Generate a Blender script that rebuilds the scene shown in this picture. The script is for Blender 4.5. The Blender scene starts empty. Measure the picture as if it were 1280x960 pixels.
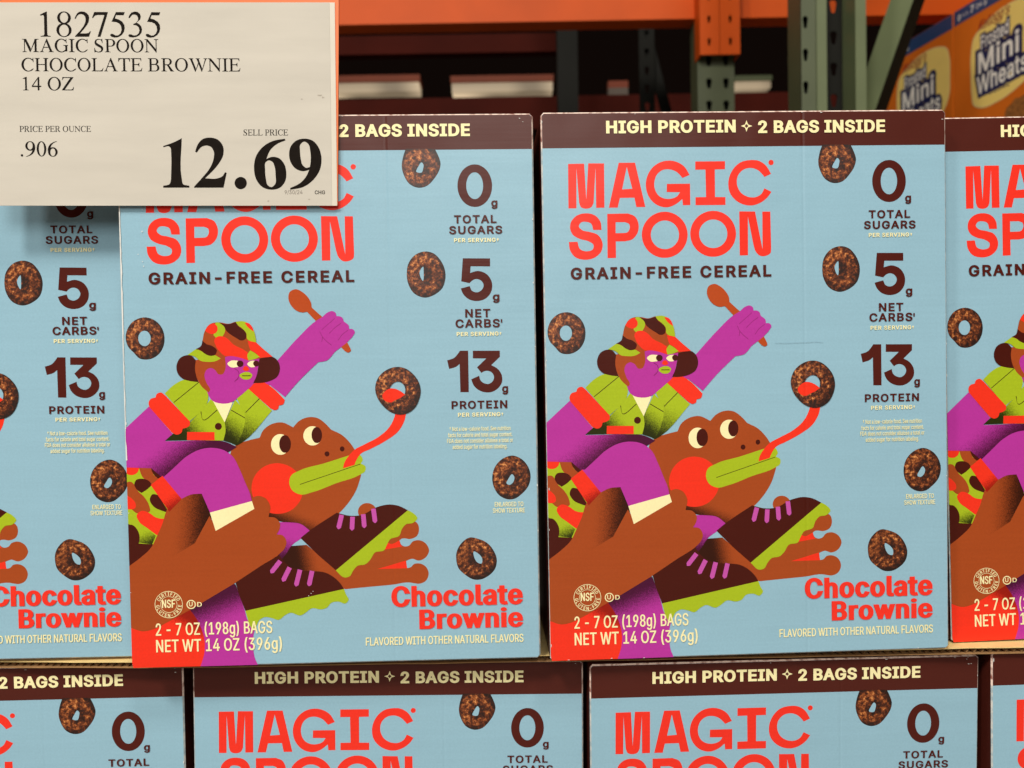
import bpy, math, random
from mathutils import Vector, Matrix
from mathutils.geometry import tessellate_polygon, delaunay_2d_cdt

# ------------------------------------------------------------------ camera, world, lamps, exposure
sc = bpy.context.scene
COL = sc.collection
cam_d = bpy.data.cameras.new('camera'); cam = bpy.data.objects.new('camera', cam_d); COL.objects.link(cam)
cam_d.sensor_width = 36.0; cam_d.lens = 28.125; cam_d.clip_start = 0.02; cam_d.clip_end = 200
cam.location = (0, 0, 0.4405); cam.rotation_euler = (1.54619, 0.01748, -0.00043)
cam_d.dof.use_dof = True; cam_d.dof.focus_distance = 0.412; cam_d.dof.aperture_fstop = 11.0
sc.camera = cam
world = bpy.data.worlds.new('World'); sc.world = world; world.use_nodes = True
wbg = world.node_tree.nodes['Background']; wbg.inputs['Color'].default_value = (1.0, 0.55, 0.4, 1); wbg.inputs['Strength'].default_value = 0.004
sc.view_settings.view_transform = 'Standard'; sc.view_settings.look = 'None'; sc.view_settings.exposure = 0.02; sc.view_settings.gamma = 1
def lamp(name, loc, target, size, power, colour):
    d = bpy.data.lights.new(name, 'AREA'); d.shape = 'DISK'; d.size = size; d.energy = power; d.color = colour
    o = bpy.data.objects.new(name, d); COL.objects.link(o); o.location = loc
    o.rotation_euler = (Vector(target) - Vector(loc)).to_track_quat('-Z', 'Y').to_euler()
    return o
# warehouse high-bay lamps above the aisle behind the photographer
lamp('high_bay_lamp_main', (-0.9, -1.6, 2.75), (0, .4, .4), .55, 56, (1.0, .93, .85))
lamp('high_bay_lamp_left', (-2.1, -1.7, 2.6), (0, .4, .4), .5, 38, (1.0, .93, .85))
lamp('high_bay_lamp_side', (0.7, -1.3, 3.2), (0, .4, .4), .6, 30, (1.0, .94, .86))
lamp('aisle_lamp_far', (0.2, -4.0, 2.35), (0, .6, .5), 2.2, 92, (1.0, .94, .87))

# ------------------------------------------------------------------ materials
def nt(name):
    m = bpy.data.materials.new(name); m.use_nodes = True
    t = m.node_tree; b = t.nodes['Principled BSDF']
    return m, t, b
def node(t, kind, **kw):
    n = t.nodes.new(kind)
    for k, v in kw.items(): setattr(n, k, v)
    return n
def lin(r, g, b):
    f = lambda c: ((c/255+.055)/1.055)**2.4 if c > 10 else c/255/12.92
    return (f(r), f(g), f(b), 1)
def board_bump(t, b, strength=.07):
    tc = node(t, 'ShaderNodeTexCoord'); mp = node(t, 'ShaderNodeMapping'); mp.inputs['Scale'].default_value = (14, 14, 560)
    n1 = node(t, 'ShaderNodeTexNoise'); n1.inputs['Scale'].default_value = 1; n1.inputs['Detail'].default_value = 2
    n2 = node(t, 'ShaderNodeTexNoise'); n2.inputs['Scale'].default_value = 9; n2.inputs['Detail'].default_value = 3
    t.links.new(tc.outputs['Object'], mp.inputs['Vector']); t.links.new(mp.outputs[0], n1.inputs['Vector']); t.links.new(tc.outputs['Object'], n2.inputs['Vector'])
    b1 = node(t, 'ShaderNodeBump'); b1.inputs['Strength'].default_value = strength; b1.inputs['Distance'].default_value = .0006
    b2 = node(t, 'ShaderNodeBump'); b2.inputs['Strength'].default_value = .35; b2.inputs['Distance'].default_value = .008
    t.links.new(n1.outputs['Fac'], b1.inputs['Height']); t.links.new(n2.outputs['Fac'], b2.inputs['Height'])
    # a pressed score line down the panel
    sx = node(t, 'ShaderNodeSeparateXYZ'); t.links.new(tc.outputs['Object'], sx.inputs[0])
    s1 = node(t, 'ShaderNodeMath', operation='SUBTRACT'); s1.inputs[1].default_value = .0298; t.links.new(sx.outputs['X'], s1.inputs[0])
    s2 = node(t, 'ShaderNodeMath', operation='ABSOLUTE'); t.links.new(s1.outputs[0], s2.inputs[0])
    s3 = node(t, 'ShaderNodeMapRange'); s3.inputs['From Max'].default_value = .0011; t.links.new(s2.outputs[0], s3.inputs['Value'])
    b3 = node(t, 'ShaderNodeBump'); b3.inputs['Strength'].default_value = .5; b3.inputs['Distance'].default_value = .0002
    t.links.new(s3.outputs[0], b3.inputs['Height'])
    t.links.new(b3.outputs[0], b2.inputs['Normal']); t.links.new(b2.outputs[0], b1.inputs['Normal']); t.links.new(b1.outputs[0], b.inputs['Normal'])
    return tc, n1
INKS = {'blue': (148, 189, 207), 'header': (80, 33, 25), 'brown': (166, 74, 31), 'red': (243, 54, 32), 'title': (243, 54, 38), 'magenta': (184, 54, 158), 'lace': (198, 84, 172),
        'lime': (168, 190, 34), 'cocoa': (72, 22, 13), 'cream': (250, 241, 184), 'maroon': (80, 28, 20), 'ink': (62, 42, 16), 'plum': (140, 36, 110), 'spoon': (182, 74, 28)}
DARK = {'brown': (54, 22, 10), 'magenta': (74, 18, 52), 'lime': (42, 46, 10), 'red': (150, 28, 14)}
_cache = {}
def ink(col, g=0):
    """printed ink on corrugated board; g = (x0, z0, x1, z1): the print's own stippled fade from dark to plain"""
    key = (col, g)
    if key in _cache: return _cache[key]
    m, t, b = nt('ink_' + col); _cache[key] = m
    b.inputs['Roughness'].default_value = .34; b.inputs['Specular IOR Level'].default_value = .23
    tc, n1 = board_bump(t, b)
    # faint mottling of the print
    n = node(t, 'ShaderNodeTexNoise'); n.inputs['Scale'].default_value = 900; n.inputs['Detail'].default_value = 1
    t.links.new(tc.outputs['Object'], n.inputs['Vector'])
    mr = node(t, 'ShaderNodeMapRange'); mr.inputs['To Min'].default_value = .93; mr.inputs['To Max'].default_value = 1.07
    ad = node(t, 'ShaderNodeMath', operation='MULTIPLY'); t.links.new(n.outputs['Fac'], mr.inputs['Value'])
    mr2 = node(t, 'ShaderNodeMapRange'); mr2.inputs['To Min'].default_value = .96; mr2.inputs['To Max'].default_value = 1.04
    t.links.new(n1.outputs['Fac'], mr2.inputs['Value']); t.links.new(mr.outputs[0], ad.inputs[0]); t.links.new(mr2.outputs[0], ad.inputs[1])
    vm = node(t, 'ShaderNodeVectorMath', operation='SCALE'); t.links.new(ad.outputs[0], vm.inputs['Scale'])
    c = lin(*INKS[col])
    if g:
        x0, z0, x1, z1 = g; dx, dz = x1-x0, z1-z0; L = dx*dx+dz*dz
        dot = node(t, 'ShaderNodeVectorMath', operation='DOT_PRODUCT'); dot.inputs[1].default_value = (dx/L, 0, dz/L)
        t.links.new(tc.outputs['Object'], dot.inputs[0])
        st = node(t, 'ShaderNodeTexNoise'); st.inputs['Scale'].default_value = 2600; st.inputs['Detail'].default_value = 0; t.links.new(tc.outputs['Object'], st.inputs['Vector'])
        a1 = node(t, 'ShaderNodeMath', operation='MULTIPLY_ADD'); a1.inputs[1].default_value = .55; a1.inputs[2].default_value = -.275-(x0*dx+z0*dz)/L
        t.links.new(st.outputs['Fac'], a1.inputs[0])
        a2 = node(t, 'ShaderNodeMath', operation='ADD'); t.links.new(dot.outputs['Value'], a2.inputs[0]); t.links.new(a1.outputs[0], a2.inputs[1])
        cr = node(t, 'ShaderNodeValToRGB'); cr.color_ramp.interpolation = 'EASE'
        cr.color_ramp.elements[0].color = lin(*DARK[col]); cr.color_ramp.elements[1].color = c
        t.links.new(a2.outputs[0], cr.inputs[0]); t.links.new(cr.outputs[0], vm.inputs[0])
    else:
        vm.inputs[0].default_value = c[:3]
    t.links.new(vm.outputs[0], b.inputs['Base Color'])
    return m
def ring_ink():
    m, t, b = nt('ink_cereal_ring_photo'); b.inputs['Roughness'].default_value = .42
    tc, _ = board_bump(t, b)
    n = node(t, 'ShaderNodeTexNoise'); n.inputs['Scale'].default_value = 500; n.inputs['Detail'].default_value = 4; n.inputs['Roughness'].default_value = .75
    v = node(t, 'ShaderNodeTexVoronoi'); v.inputs['Scale'].default_value = 520
    for k in (n, v): t.links.new(tc.outputs['Object'], k.inputs['Vector'])
    sx = node(t, 'ShaderNodeSeparateXYZ'); t.links.new(tc.outputs['Generated'], sx.inputs[0])
    # the printed picture: crumbs paler at the upper left of the ring, browner at its lower right rim
    d1 = node(t, 'ShaderNodeMath', operation='SUBTRACT'); t.links.new(sx.outputs['Z'], d1.inputs[0]); t.links.new(sx.outputs['X'], d1.inputs[1])
    d2 = node(t, 'ShaderNodeMath', operation='MULTIPLY'); d2.inputs[1].default_value = .2; t.links.new(d1.outputs[0], d2.inputs[0])
    ce = node(t, 'ShaderNodeVectorMath', operation='SUBTRACT'); ce.inputs[1].default_value = (.48, 0, .52); t.links.new(tc.outputs['Generated'], ce.inputs[0])
    mu = node(t, 'ShaderNodeVectorMath', operation='MULTIPLY'); mu.inputs[1].default_value = (1, 0, 1); t.links.new(ce.outputs[0], mu.inputs[0])
    ln = node(t, 'ShaderNodeVectorMath', operation='LENGTH'); t.links.new(mu.outputs[0], ln.inputs[0])
    rr = node(t, 'ShaderNodeValToRGB'); e = rr.color_ramp.elements
    e[0].position = .12; e[0].color = (.25, .25, .25, 1); e[1].position = .52; e[1].color = (.1, .1, .1, 1)
    x = e.new(.24); x.color = (.55, .55, .55, 1); x = e.new(.36); x.color = (.6, .6, .6, 1); x = e.new(.45); x.color = (.42, .42, .42, 1)
    t.links.new(ln.outputs['Value'], rr.inputs[0])
    s1 = node(t, 'ShaderNodeMath', operation='ADD'); t.links.new(d2.outputs[0], s1.inputs[0]); t.links.new(rr.outputs[0], s1.inputs[1])
    s2 = node(t, 'ShaderNodeMath', operation='MULTIPLY_ADD'); s2.inputs[1].default_value = 2.9; t.links.new(n.outputs['Fac'], s2.inputs[0]); t.links.new(s1.outputs[0], s2.inputs[2])
    s3 = node(t, 'ShaderNodeMath', operation='MULTIPLY_ADD'); s3.inputs[1].default_value = .35; t.links.new(v.outputs['Distance'], s3.inputs[0]); t.links.new(s2.outputs[0], s3.inputs[2])
    s4 = node(t, 'ShaderNodeMath', operation='SUBTRACT'); s4.inputs[1].default_value = 1.68; t.links.new(s3.outputs[0], s4.inputs[0])
    cr = node(t, 'ShaderNodeValToRGB'); e = cr.color_ramp.elements
    e[0].position = .05; e[0].color = lin(36, 18, 10); e[1].position = 1; e[1].color = lin(230, 158, 90)
    for p, c in ((.34, (66, 28, 13)), (.58, (112, 54, 23)), (.8, (172, 96, 46))):
        x = e.new(p); x.color = lin(*c)
    t.links.new(s4.outputs[0], cr.inputs[0]); t.links.new(cr.outputs[0], b.inputs['Base Color'])
    return m
def plain(name, col, rough=.5, metal=0, noise=0, scale=30, spec=.5, bump=0):
    m, t, b = nt(name); b.inputs['Roughness'].default_value = rough; b.inputs['Metallic'].default_value = metal; b.inputs['Specular IOR Level'].default_value = spec
    tc = node(t, 'ShaderNodeTexCoord'); n = node(t, 'ShaderNodeTexNoise'); n.inputs['Scale'].default_value = scale; n.inputs['Detail'].default_value = 5
    t.links.new(tc.outputs['Object'], n.inputs['Vector'])
    mr = node(t, 'ShaderNodeMapRange'); mr.inputs['From Min'].default_value = .3; mr.inputs['From Max'].default_value = .7; mr.inputs['To Min'].default_value = 1-noise; mr.inputs['To Max'].default_value = 1+noise
    vm = node(t, 'ShaderNodeVectorMath', operation='SCALE'); vm.inputs[0].default_value = lin(*col)[:3]
    t.links.new(n.outputs['Fac'], mr.inputs['Value']); t.links.new(mr.outputs[0], vm.inputs['Scale']); t.links.new(vm.outputs[0], b.inputs['Base Color'])
    if bump:
        bp = node(t, 'ShaderNodeBump'); bp.inputs['Strength'].default_value = bump; bp.inputs['Distance'].default_value = .001
        t.links.new(n.outputs['Fac'], bp.inputs['Height']); t.links.new(bp.outputs[0], b.inputs['Normal'])
    return m
def worn_edge(name, base, worn, lo, hi):
    """board edge where the print has rubbed through to paper in dashes"""
    m, t, b = nt(name); b.inputs['Roughness'].default_value = .7
    tc = node(t, 'ShaderNodeTexCoord'); n = node(t, 'ShaderNodeTexNoise'); n.inputs['Scale'].default_value = 260; n.inputs['Detail'].default_value = 3
    t.links.new(tc.outputs['Object'], n.inputs['Vector'])
    cr = node(t, 'ShaderNodeValToRGB'); cr.color_ramp.elements[0].position = lo; cr.color_ramp.elements[1].position = hi
    cr.color_ramp.elements[0].color = lin(*base); cr.color_ramp.elements[1].color = lin(*worn)
    t.links.new(n.outputs['Fac'], cr.inputs[0]); t.links.new(cr.outputs[0], b.inputs['Base Color'])
    return m
RING = ring_ink()
EDGE_SIDE = worn_edge('board_edge_blue', (160, 180, 186), (214, 212, 204), .38, .66)
EDGE_TOP = worn_edge('board_edge_header', (150, 96, 84), (244, 220, 204), .34, .52)
KRAFT = plain('kraft_board', (158, 120, 76), .85, noise=.12, scale=120, bump=.3)
KRAFT_PALE = plain('kraft_board_pale', (236, 208, 140), .85, noise=.08, scale=160, bump=.3)

# ------------------------------------------------------------------ geometry helpers
class MB:
    """collects polygons with materials and links them as one mesh object"""
    def __init__(s): s.v = []; s.f = []; s.mi = []; s.mats = []
    def mat(s, m):
        if m not in s.mats: s.mats.append(m)
        return s.mats.index(m)
    def fill(s, loops, m, put):
        vs = [[Vector((x, y, 0)) for x, y in l] for l in loops]; tris = tessellate_polygon(vs)
        flat = [p for l in loops for p in l]; o = len(s.v); k = s.mat(m)
        s.v += [put(x, y) for x, y in flat]
        for a, b, c in tris:
            (ax, ay), (bx, by), (cx, cy) = flat[a], flat[b], flat[c]
            if (bx-ax)*(cy-ay)-(by-ay)*(cx-ax) > 0: b, c = c, b       # local sheets run v downwards
            s.f.append((o+a, o+b, o+c)); s.mi.append(k)
    def fill_union(s, loops, m, put):
        """non-zero winding fill: lettering outlines may cross themselves and each other"""
        V, E, idx = [], [], {}
        for l in loops:
            ids = []
            for p in l:
                k = (round(p[0], 1), round(p[1], 1))
                if k not in idx: idx[k] = len(V); V.append(Vector(k))
                ids.append(idx[k])
            E += [(a, b) for a, b in zip(ids, ids[1:]+ids[:1]) if a != b]
        vs, _, fs = delaunay_2d_cdt(V, E, [], 0, 1e-4)[:3]
        o = len(s.v); k = s.mat(m); s.v += [put(p.x, p.y) for p in vs]
        for f in fs:
            cx = sum(vs[i].x for i in f)/3; cy = sum(vs[i].y for i in f)/3; w = 0
            for a, b in E:
                A, B = V[a], V[b]
                if (A.y <= cy) != (B.y <= cy) and A.x+(cy-A.y)/(B.y-A.y)*(B.x-A.x) > cx: w += 1 if B.y > A.y else -1
            if w: s.f.append((o+f[0], o+f[1], o+f[2])); s.mi.append(k)
    def quad(s, pts, m):
        o = len(s.v); s.v += [tuple(p) for p in pts]; s.f.append(tuple(range(o, o+len(pts)))); s.mi.append(s.mat(m))
    def box(s, x0, x1, y0, y1, z0, z1, m):
        P = [(x0,y0,z0),(x1,y0,z0),(x1,y1,z0),(x0,y1,z0),(x0,y0,z1),(x1,y0,z1),(x1,y1,z1),(x0,y1,z1)]
        for q in ((0,3,2,1),(4,5,6,7),(0,1,5,4),(1,2,6,5),(2,3,7,6),(3,0,4,7)): s.quad([P[i] for i in q], m)
    def prism(s, outer, holes, y0, y1, m, side=None):
        """a plate in the xz plane with punched holes, front at y0, back at y1"""
        put = lambda y: (lambda x, z: (x, y, z))
        s.fill([[(x, -z) for x, z in l] for l in [outer]+holes], m, lambda x, nz: (x, y0, -nz))
        s.fill([[(x, -z) for x, z in l] for l in [outer]+holes], m, lambda x, nz: (x, y1, -nz))
        for l in [outer]+holes:
            for i in range(len(l)):
                (xa, za), (xb, zb) = l[i], l[(i+1) % len(l)]
                s.quad([(xa,y0,za),(xb,y0,zb),(xb,y1,zb),(xa,y1,za)], side or m)
    def build(s, name, parent=None, loc=None, rot=None):
        me = bpy.data.meshes.new(name); me.from_pydata(s.v, [], s.f)
        for m in s.mats: me.materials.append(m)
        me.polygons.foreach_set('material_index', s.mi); me.update()
        o = bpy.data.objects.new(name, me); COL.objects.link(o)
        if parent: o.parent = parent
        if loc: o.location = loc
        if rot: o.rotation_euler = rot
        return o
def empty(name, loc=(0,0,0), rot=(0,0,0)):
    o = bpy.data.objects.new(name, None); COL.objects.link(o); o.location = loc; o.rotation_euler = rot; o.empty_display_size = .02
    return o
def tag(o, label=None, cat=None, group=None, kind=None):
    for k, v in (('label', label), ('category', cat), ('group', group), ('kind', kind)):
        if v: o[k] = v
    return o
def parse(spec, k=20.0):
    """'x y' points in 1/k mm, a trailing c marks a corner; smooth runs become Catmull-Rom curves"""
    P = []
    for tok in spec.split(','):
        a, b = tok.split(' '); c = b.endswith('c'); P.append((float(a)/k, float(b.rstrip('c'))/k, c))
    n = len(P); out = []
    for i in range(n):
        p1, p2 = P[i], P[(i+1) % n]
        if p1[2] and p2[2]: out.append(p1[:2]); continue
        p0 = P[i-1] if not p1[2] else p1; p3 = P[(i+2) % n] if not p2[2] else p2
        L = math.hypot(p2[0]-p1[0], p2[1]-p1[1]); m = 3 if L < 2.2 else 5
        # tangents scaled by neighbouring chord lengths keep uneven spacing smooth
        def tan(a, b, c):
            la = math.hypot(b[0]-a[0], b[1]-a[1]); lc = math.hypot(c[0]-b[0], c[1]-b[1])
            if la < 1e-9: return ((c[0]-b[0])*.9, (c[1]-b[1])*.9)
            if lc < 1e-9: return ((b[0]-a[0])*.9, (b[1]-a[1])*.9)
            return tuple(((b[q]-a[q])/la*lc+(c[q]-b[q])/lc*la)/(la+lc)*L for q in (0, 1))
        t1 = tan(p0, p1, p2); t2 = tan(p1, p2, p3)
        for j in range(m):
            s = j/m; h = (2*s**3-3*s*s+1, s**3-2*s*s+s, -2*s**3+3*s*s, s**3-s*s)
            out.append(tuple(h[0]*p1[q]+h[1]*t1[q]+h[2]*p2[q]+h[3]*t2[q] for q in (0, 1)))
    return out
GLYPHS = {
    'A': '479|16 0 201 509 276 509 463 0 395 0 287 302 264 372 232 478 245 478 213 371 191 302 85 0;110 142 110 199 370 199 370 142',
    'B': '456|60 0 60 509 241 509 289 504 329 491 359 469 381 442 394 410 398 374 395 344 387 320 373 301 356 286 336 275 315 267 315 262 339 257 363 245 385 227 402 203 414 173 418 136 413 100 400 67 377 39 344 18 301 4 247 0;125 57 245 57 296 63 330 80 349 105 355 137 352 161 342 184 327 203 306 218 279 228 248 231 125 231;125 285 238 285 265 288 288 296 308 309 323 326 333 348 336 372 330 403 313 429 283 446 240 452 125 452',
    'C': '510|267 -7 205 1 150 25 104 63 70 115 48 179 40 254 48 329 70 393 104 445 150 484 205 508 267 516 305 513 340 504 373 490 402 471 427 447 448 418 463 385 473 348 408 348 401 373 389 395 375 413 357 428 337 440 315 449 292 454 267 456 223 450 184 432 150 403 125 364 109 314 103 254 109 194 125 145 151 105 184 76 223 59 267 53 292 55 315 60 337 69 357 81 375 96 389 114 401 136 408 160 473 160 463 124 448 91 428 62 402 38 373 19 341 5 305 -4',
    'D': '502|219 0 96 0 96 57 215 57 272 63 318 81 354 110 379 149 394 198 399 255 394 312 379 361 354 399 320 428 275 446 221 452 93 452 93 509 225 509 294 501 353 478 399 441 433 391 455 329 462 255 455 181 433 119 398 68 351 31 291 8;125 509 125 0 60 0 60 509',
    'E': '418|60 0 60 509 372 509 372 452 125 452 125 286 355 286 355 229 125 229 125 57 375 57 375 0',
    'F': '410|60 0 60 509 369 509 369 452 125 452 125 278 346 278 346 221 125 221 125 0',
    'G': '520|269 -7 205 1 149 25 104 64 69 116 47 179 40 254 47 329 69 393 103 445 149 484 203 508 265 516 304 513 340 504 374 489 403 469 429 445 449 416 465 384 474 349 408 349 399 372 387 393 373 411 356 427 337 439 315 448 291 454 265 456 222 450 183 432 150 404 125 364 109 314 103 254 109 194 125 145 151 105 184 76 224 59 269 53 309 57 345 71 374 93 396 123 410 160 415 202 434 199 283 199 283 256 478 256 478 200 471 141 451 91 419 50 377 19 326 0',
    'H': '517|60 0 60 509 125 509 125 289 392 289 392 509 457 509 457 0 392 0 392 232 125 232 125 0',
    'I': '300|31 0 31 57 118 57 118 452 31 452 31 509 269 509 269 452 183 452 183 57 269 57 269 0',
    'J': '396|185 -7 143 -2 106 11 75 33 52 63 38 100 33 145 33 173 98 173 98 145 104 104 122 74 149 56 185 50 220 56 248 74 266 104 272 145 272 509 336 509 336 145 332 100 318 63 294 33 263 11 227 -2',
    'K': '466|104 145 104 216 139 261 174 303 212 344 364 509 448 509 231 276 228 276;60 0 60 509 125 509 125 334 124 225 125 193 125 0;372 0 188 259 228 309 449 0',
    'L': '393|60 0 60 509 125 509 125 57 361 57 361 0',
    'M': '628|60 0 60 509 152 509 277 187 287 159 299 123 311 84 322 49 307 49 318 83 330 121 342 158 352 187 476 509 568 509 568 0 504 0 504 291 504 327 505 369 506 413 507 457 513 457 498 409 482 363 467 322 456 291 342 0 286 0 170 291 159 321 145 361 129 408 112 457 119 457 120 416 121 372 122 328 122 291 122 0',
    'N': '523|60 0 60 509 136 509 343 183 363 151 388 107 414 55 405 54 401 108 399 157 399 195 399 509 463 509 463 0 387 0 202 290 177 331 148 381 108 452 119 454 122 384 124 328 125 291 125 0',
    'O': '533|267 -7 205 1 150 25 105 63 70 115 48 179 40 254 48 329 70 393 105 445 150 484 205 508 267 516 329 508 384 484 429 445 464 393 486 329 493 254 486 179 464 115 429 63 384 25 329 1;267 53 310 59 349 76 383 105 408 144 425 194 430 254 425 314 408 365 383 404 349 433 310 450 267 456 223 450 184 433 151 404 125 364 109 314 103 254 109 194 125 144 151 105 184 76 223 59',
    'P': '444|60 0 60 509 235 509 289 503 332 487 366 462 390 430 404 391 409 348 404 304 390 265 366 233 332 207 289 191 235 186 109 186 109 242 233 242 269 246 297 256 318 272 333 294 342 319 344 348 342 376 333 402 318 423 297 439 268 449 232 452 125 452 125 0',
    'R': '449|60 0 60 509 236 509 290 504 333 489 367 465 390 433 405 395 409 352 405 309 390 271 367 240 333 217 289 203 236 198 96 198 96 255 234 255 269 258 298 267 319 281 334 300 342 324 345 352 342 380 334 405 319 425 298 440 269 449 233 452 125 452 125 0;353 0 230 229 303 229 428 0',
    'S': '446|224 -9 172 -4 128 9 91 31 64 60 46 96 38 137 104 137 110 110 123 88 142 71 166 59 194 52 224 49 257 52 286 60 311 74 329 92 341 114 346 139 342 161 332 179 316 193 296 205 245 222 184 239 128 260 86 289 60 326 52 372 58 413 75 448 102 476 138 498 180 511 227 516 275 511 316 498 351 476 377 449 394 415 401 378 337 378 326 412 302 437 267 453 225 459 194 456 167 448 145 435 129 418 118 398 115 376 119 352 131 334 148 319 169 308 212 293 264 279 312 264 336 252 359 238 379 220 395 198 405 171 408 139 403 99 386 64 360 34 323 11 278 -4',
    'T': '448|32 452 32 509 417 509 417 452 257 452 257 0 193 0 193 452',
    'U': '517|259 -8 203 -2 154 15 114 43 85 80 66 124 60 173 60 509 124 509 124 178 128 144 141 113 160 87 187 68 220 56 259 52 298 56 331 68 357 87 377 113 389 144 393 178 393 509 457 509 457 173 451 124 433 80 403 43 363 15 315 -2',
    'V': '479|204 0 16 509 84 509 192 206 215 137 248 31 235 31 267 138 290 206 395 509 463 509 278 0',
    'W': '686|155 0 16 509 82 509 163 196 175 145 187 94 197 40 189 40 200 94 211 145 224 196 306 509 380 509 462 196 474 145 486 94 497 40 488 40 499 94 510 145 523 196 603 509 670 509 530 0 455 0 368 323 351 391 336 475 350 475 335 395 318 323 230 0',
    'X': '474|18 0 217 284 217 236 29 509 104 509 178 400 204 361 223 329 243 292 232 292 252 329 272 361 298 400 374 509 446 509 259 239 259 287 456 0 382 0 292 129 268 165 250 195 230 231 244 231 225 196 206 166 182 129 91 0',
    'Z': '438|42 0 42 46 273 385 306 431 341 476 348 454 285 452 223 452 40 452 40 509 397 509 397 462 169 129 134 81 97 33 90 54 152 57 214 57 399 57 399 0',
    'a': '389|160 -9 126 -5 94 5 68 22 48 45 35 73 30 108 34 138 43 161 58 179 78 193 100 203 125 211 178 220 234 227 252 230 265 235 273 243 276 255 276 257 273 279 267 297 256 311 240 322 220 329 196 331 171 329 149 322 132 313 118 301 107 288 100 274 41 291 57 322 79 346 104 364 133 375 163 382 194 384 239 379 263 372 286 360 306 343 322 320 333 290 337 251 337 0 277 0 277 52 272 52 252 25 236 12 215 1 190 -6;170 45 202 49 228 59 248 74 263 93 272 115 276 138 276 190 259 182 231 176 200 171 175 168 134 159 117 150 103 139 95 124 92 105 94 87 102 72 114 61 130 52 149 47',
    'b': '424|229 -8 198 -5 172 4 153 17 138 31 118 59 112 59 112 0 53 0 53 509 114 509 114 319 118 319 137 346 152 360 171 373 197 381 229 384 274 378 313 361 345 332 370 293 385 245 390 189 385 133 370 84 346 45 313 16 274 -2;220 47 253 51 279 66 301 88 316 117 325 151 328 189 325 227 316 261 301 290 280 311 253 325 220 330 188 325 161 312 140 291 125 263 116 229 113 189 116 150 125 115 140 86 162 65 188 51',
    'c': '395|207 -8 159 -2 117 16 82 46 56 85 40 133 34 187 40 243 56 291 82 330 117 360 159 378 207 384 234 383 260 377 284 368 305 356 324 341 340 322 353 301 362 277 303 262 290 289 270 311 242 325 207 330 173 325 145 310 124 287 108 258 99 224 96 187 99 151 108 117 124 89 145 66 173 51 207 46 243 52 271 66 292 89 304 117 363 102 354 78 341 56 325 37 306 21 285 9 261 -1 235 -6',
    'd': '424|195 -8 151 -2 111 16 79 45 55 84 39 133 34 189 39 245 55 293 79 332 112 361 151 378 196 384 228 381 253 373 272 360 287 346 306 319 311 319 311 509 372 509 372 0 313 0 313 59 307 59 287 31 272 17 252 4 227 -5;205 47 236 51 263 65 284 86 299 115 309 150 312 189 309 229 300 263 284 291 263 312 237 325 205 330 172 325 145 311 124 290 108 261 99 227 96 189 99 151 109 117 124 88 145 66 172 51',
    'e': '403|212 -8 161 -2 117 16 82 46 56 85 40 132 34 187 39 242 55 290 81 329 115 359 157 378 205 384 236 382 266 374 294 361 319 341 341 315 357 282 368 242 371 194 371 169 75 169 75 221 338 221 310 202 307 237 298 269 283 294 263 314 237 326 205 330 173 326 146 313 125 294 109 270 99 241 96 211 96 178 100 139 110 106 128 80 151 61 179 50 212 46 234 48 254 53 271 61 285 73 297 88 306 105 365 91 353 63 335 39 311 19 283 4 249 -5',
    'f': '253|228 379 228 327 6 327 6 379;81 0 81 432 84 461 96 486 113 505 135 519 161 527 187 530 222 527 243 521 227 468 215 472 195 474 171 470 154 460 145 443 142 419 142 0',
    'g': '425|207 -151 168 -148 134 -140 105 -127 82 -110 64 -91 51 -69 101 -41 122 -66 136 -78 154 -88 178 -95 207 -97 249 -92 282 -75 304 -47 311 -6 311 68 306 68 287 41 272 28 252 16 227 8 195 5 152 10 113 27 80 53 55 90 39 136 34 191 39 246 55 293 80 332 112 361 152 378 196 384 228 382 253 373 273 360 288 346 308 319 313 319 313 379 372 379 372 -9 367 -54 350 -90 324 -117 291 -136 251 -147;205 59 237 63 264 75 285 95 300 121 309 154 312 193 309 231 300 264 285 291 264 312 237 325 205 330 172 325 145 312 124 290 109 262 99 229 96 193 99 155 109 123 124 96 145 76 172 63',
    'h': '410|114 227 114 0 53 0 53 509 114 509 114 287 102 287 124 332 152 362 187 379 227 384 264 380 295 369 321 349 341 321 353 285 357 240 357 0 296 0 296 235 290 275 273 304 246 323 210 329 184 326 161 317 141 303 126 283 117 257',
    'i': '166|53 0 53 379 114 379 114 0;84 443 67 446 54 455 44 468 41 483 44 499 54 512 67 521 84 524 100 521 114 512 123 499 126 483 123 468 114 455 100 446',
    'k': '380|110 137 110 212 121 212 284 379 360 379 184 199 177 199;53 0 53 509 114 509 114 0;294 0 148 186 191 229 372 0',
    'l': '189|139 -2 101 3 74 20 58 47 53 84 53 509 114 509 114 99 115 77 120 62 130 54 146 52 160 53 170 54 181 3 162 -1',
    'm': '609|53 0 53 379 112 379 112 295 108 295 118 323 132 346 151 363 172 376 195 384 219 386 257 380 287 361 309 331 321 295 312 295 322 321 337 343 357 361 381 375 407 383 437 386 468 383 497 372 522 354 541 328 553 296 557 255 557 0 496 0 496 254 490 289 473 313 447 326 419 330 395 328 374 320 358 307 345 290 338 270 335 247 335 0 274 0 274 260 269 288 253 311 229 326 199 330 178 328 158 320 140 307 126 289 117 266 114 238 114 0',
    'n': '409|114 227 114 0 53 0 53 379 112 379 112 287 102 287 124 332 152 362 187 379 227 384 264 380 295 369 321 349 341 321 353 285 357 240 357 0 296 0 296 235 290 275 273 304 246 323 210 329 184 326 161 317 141 303 126 283 117 257',
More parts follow.
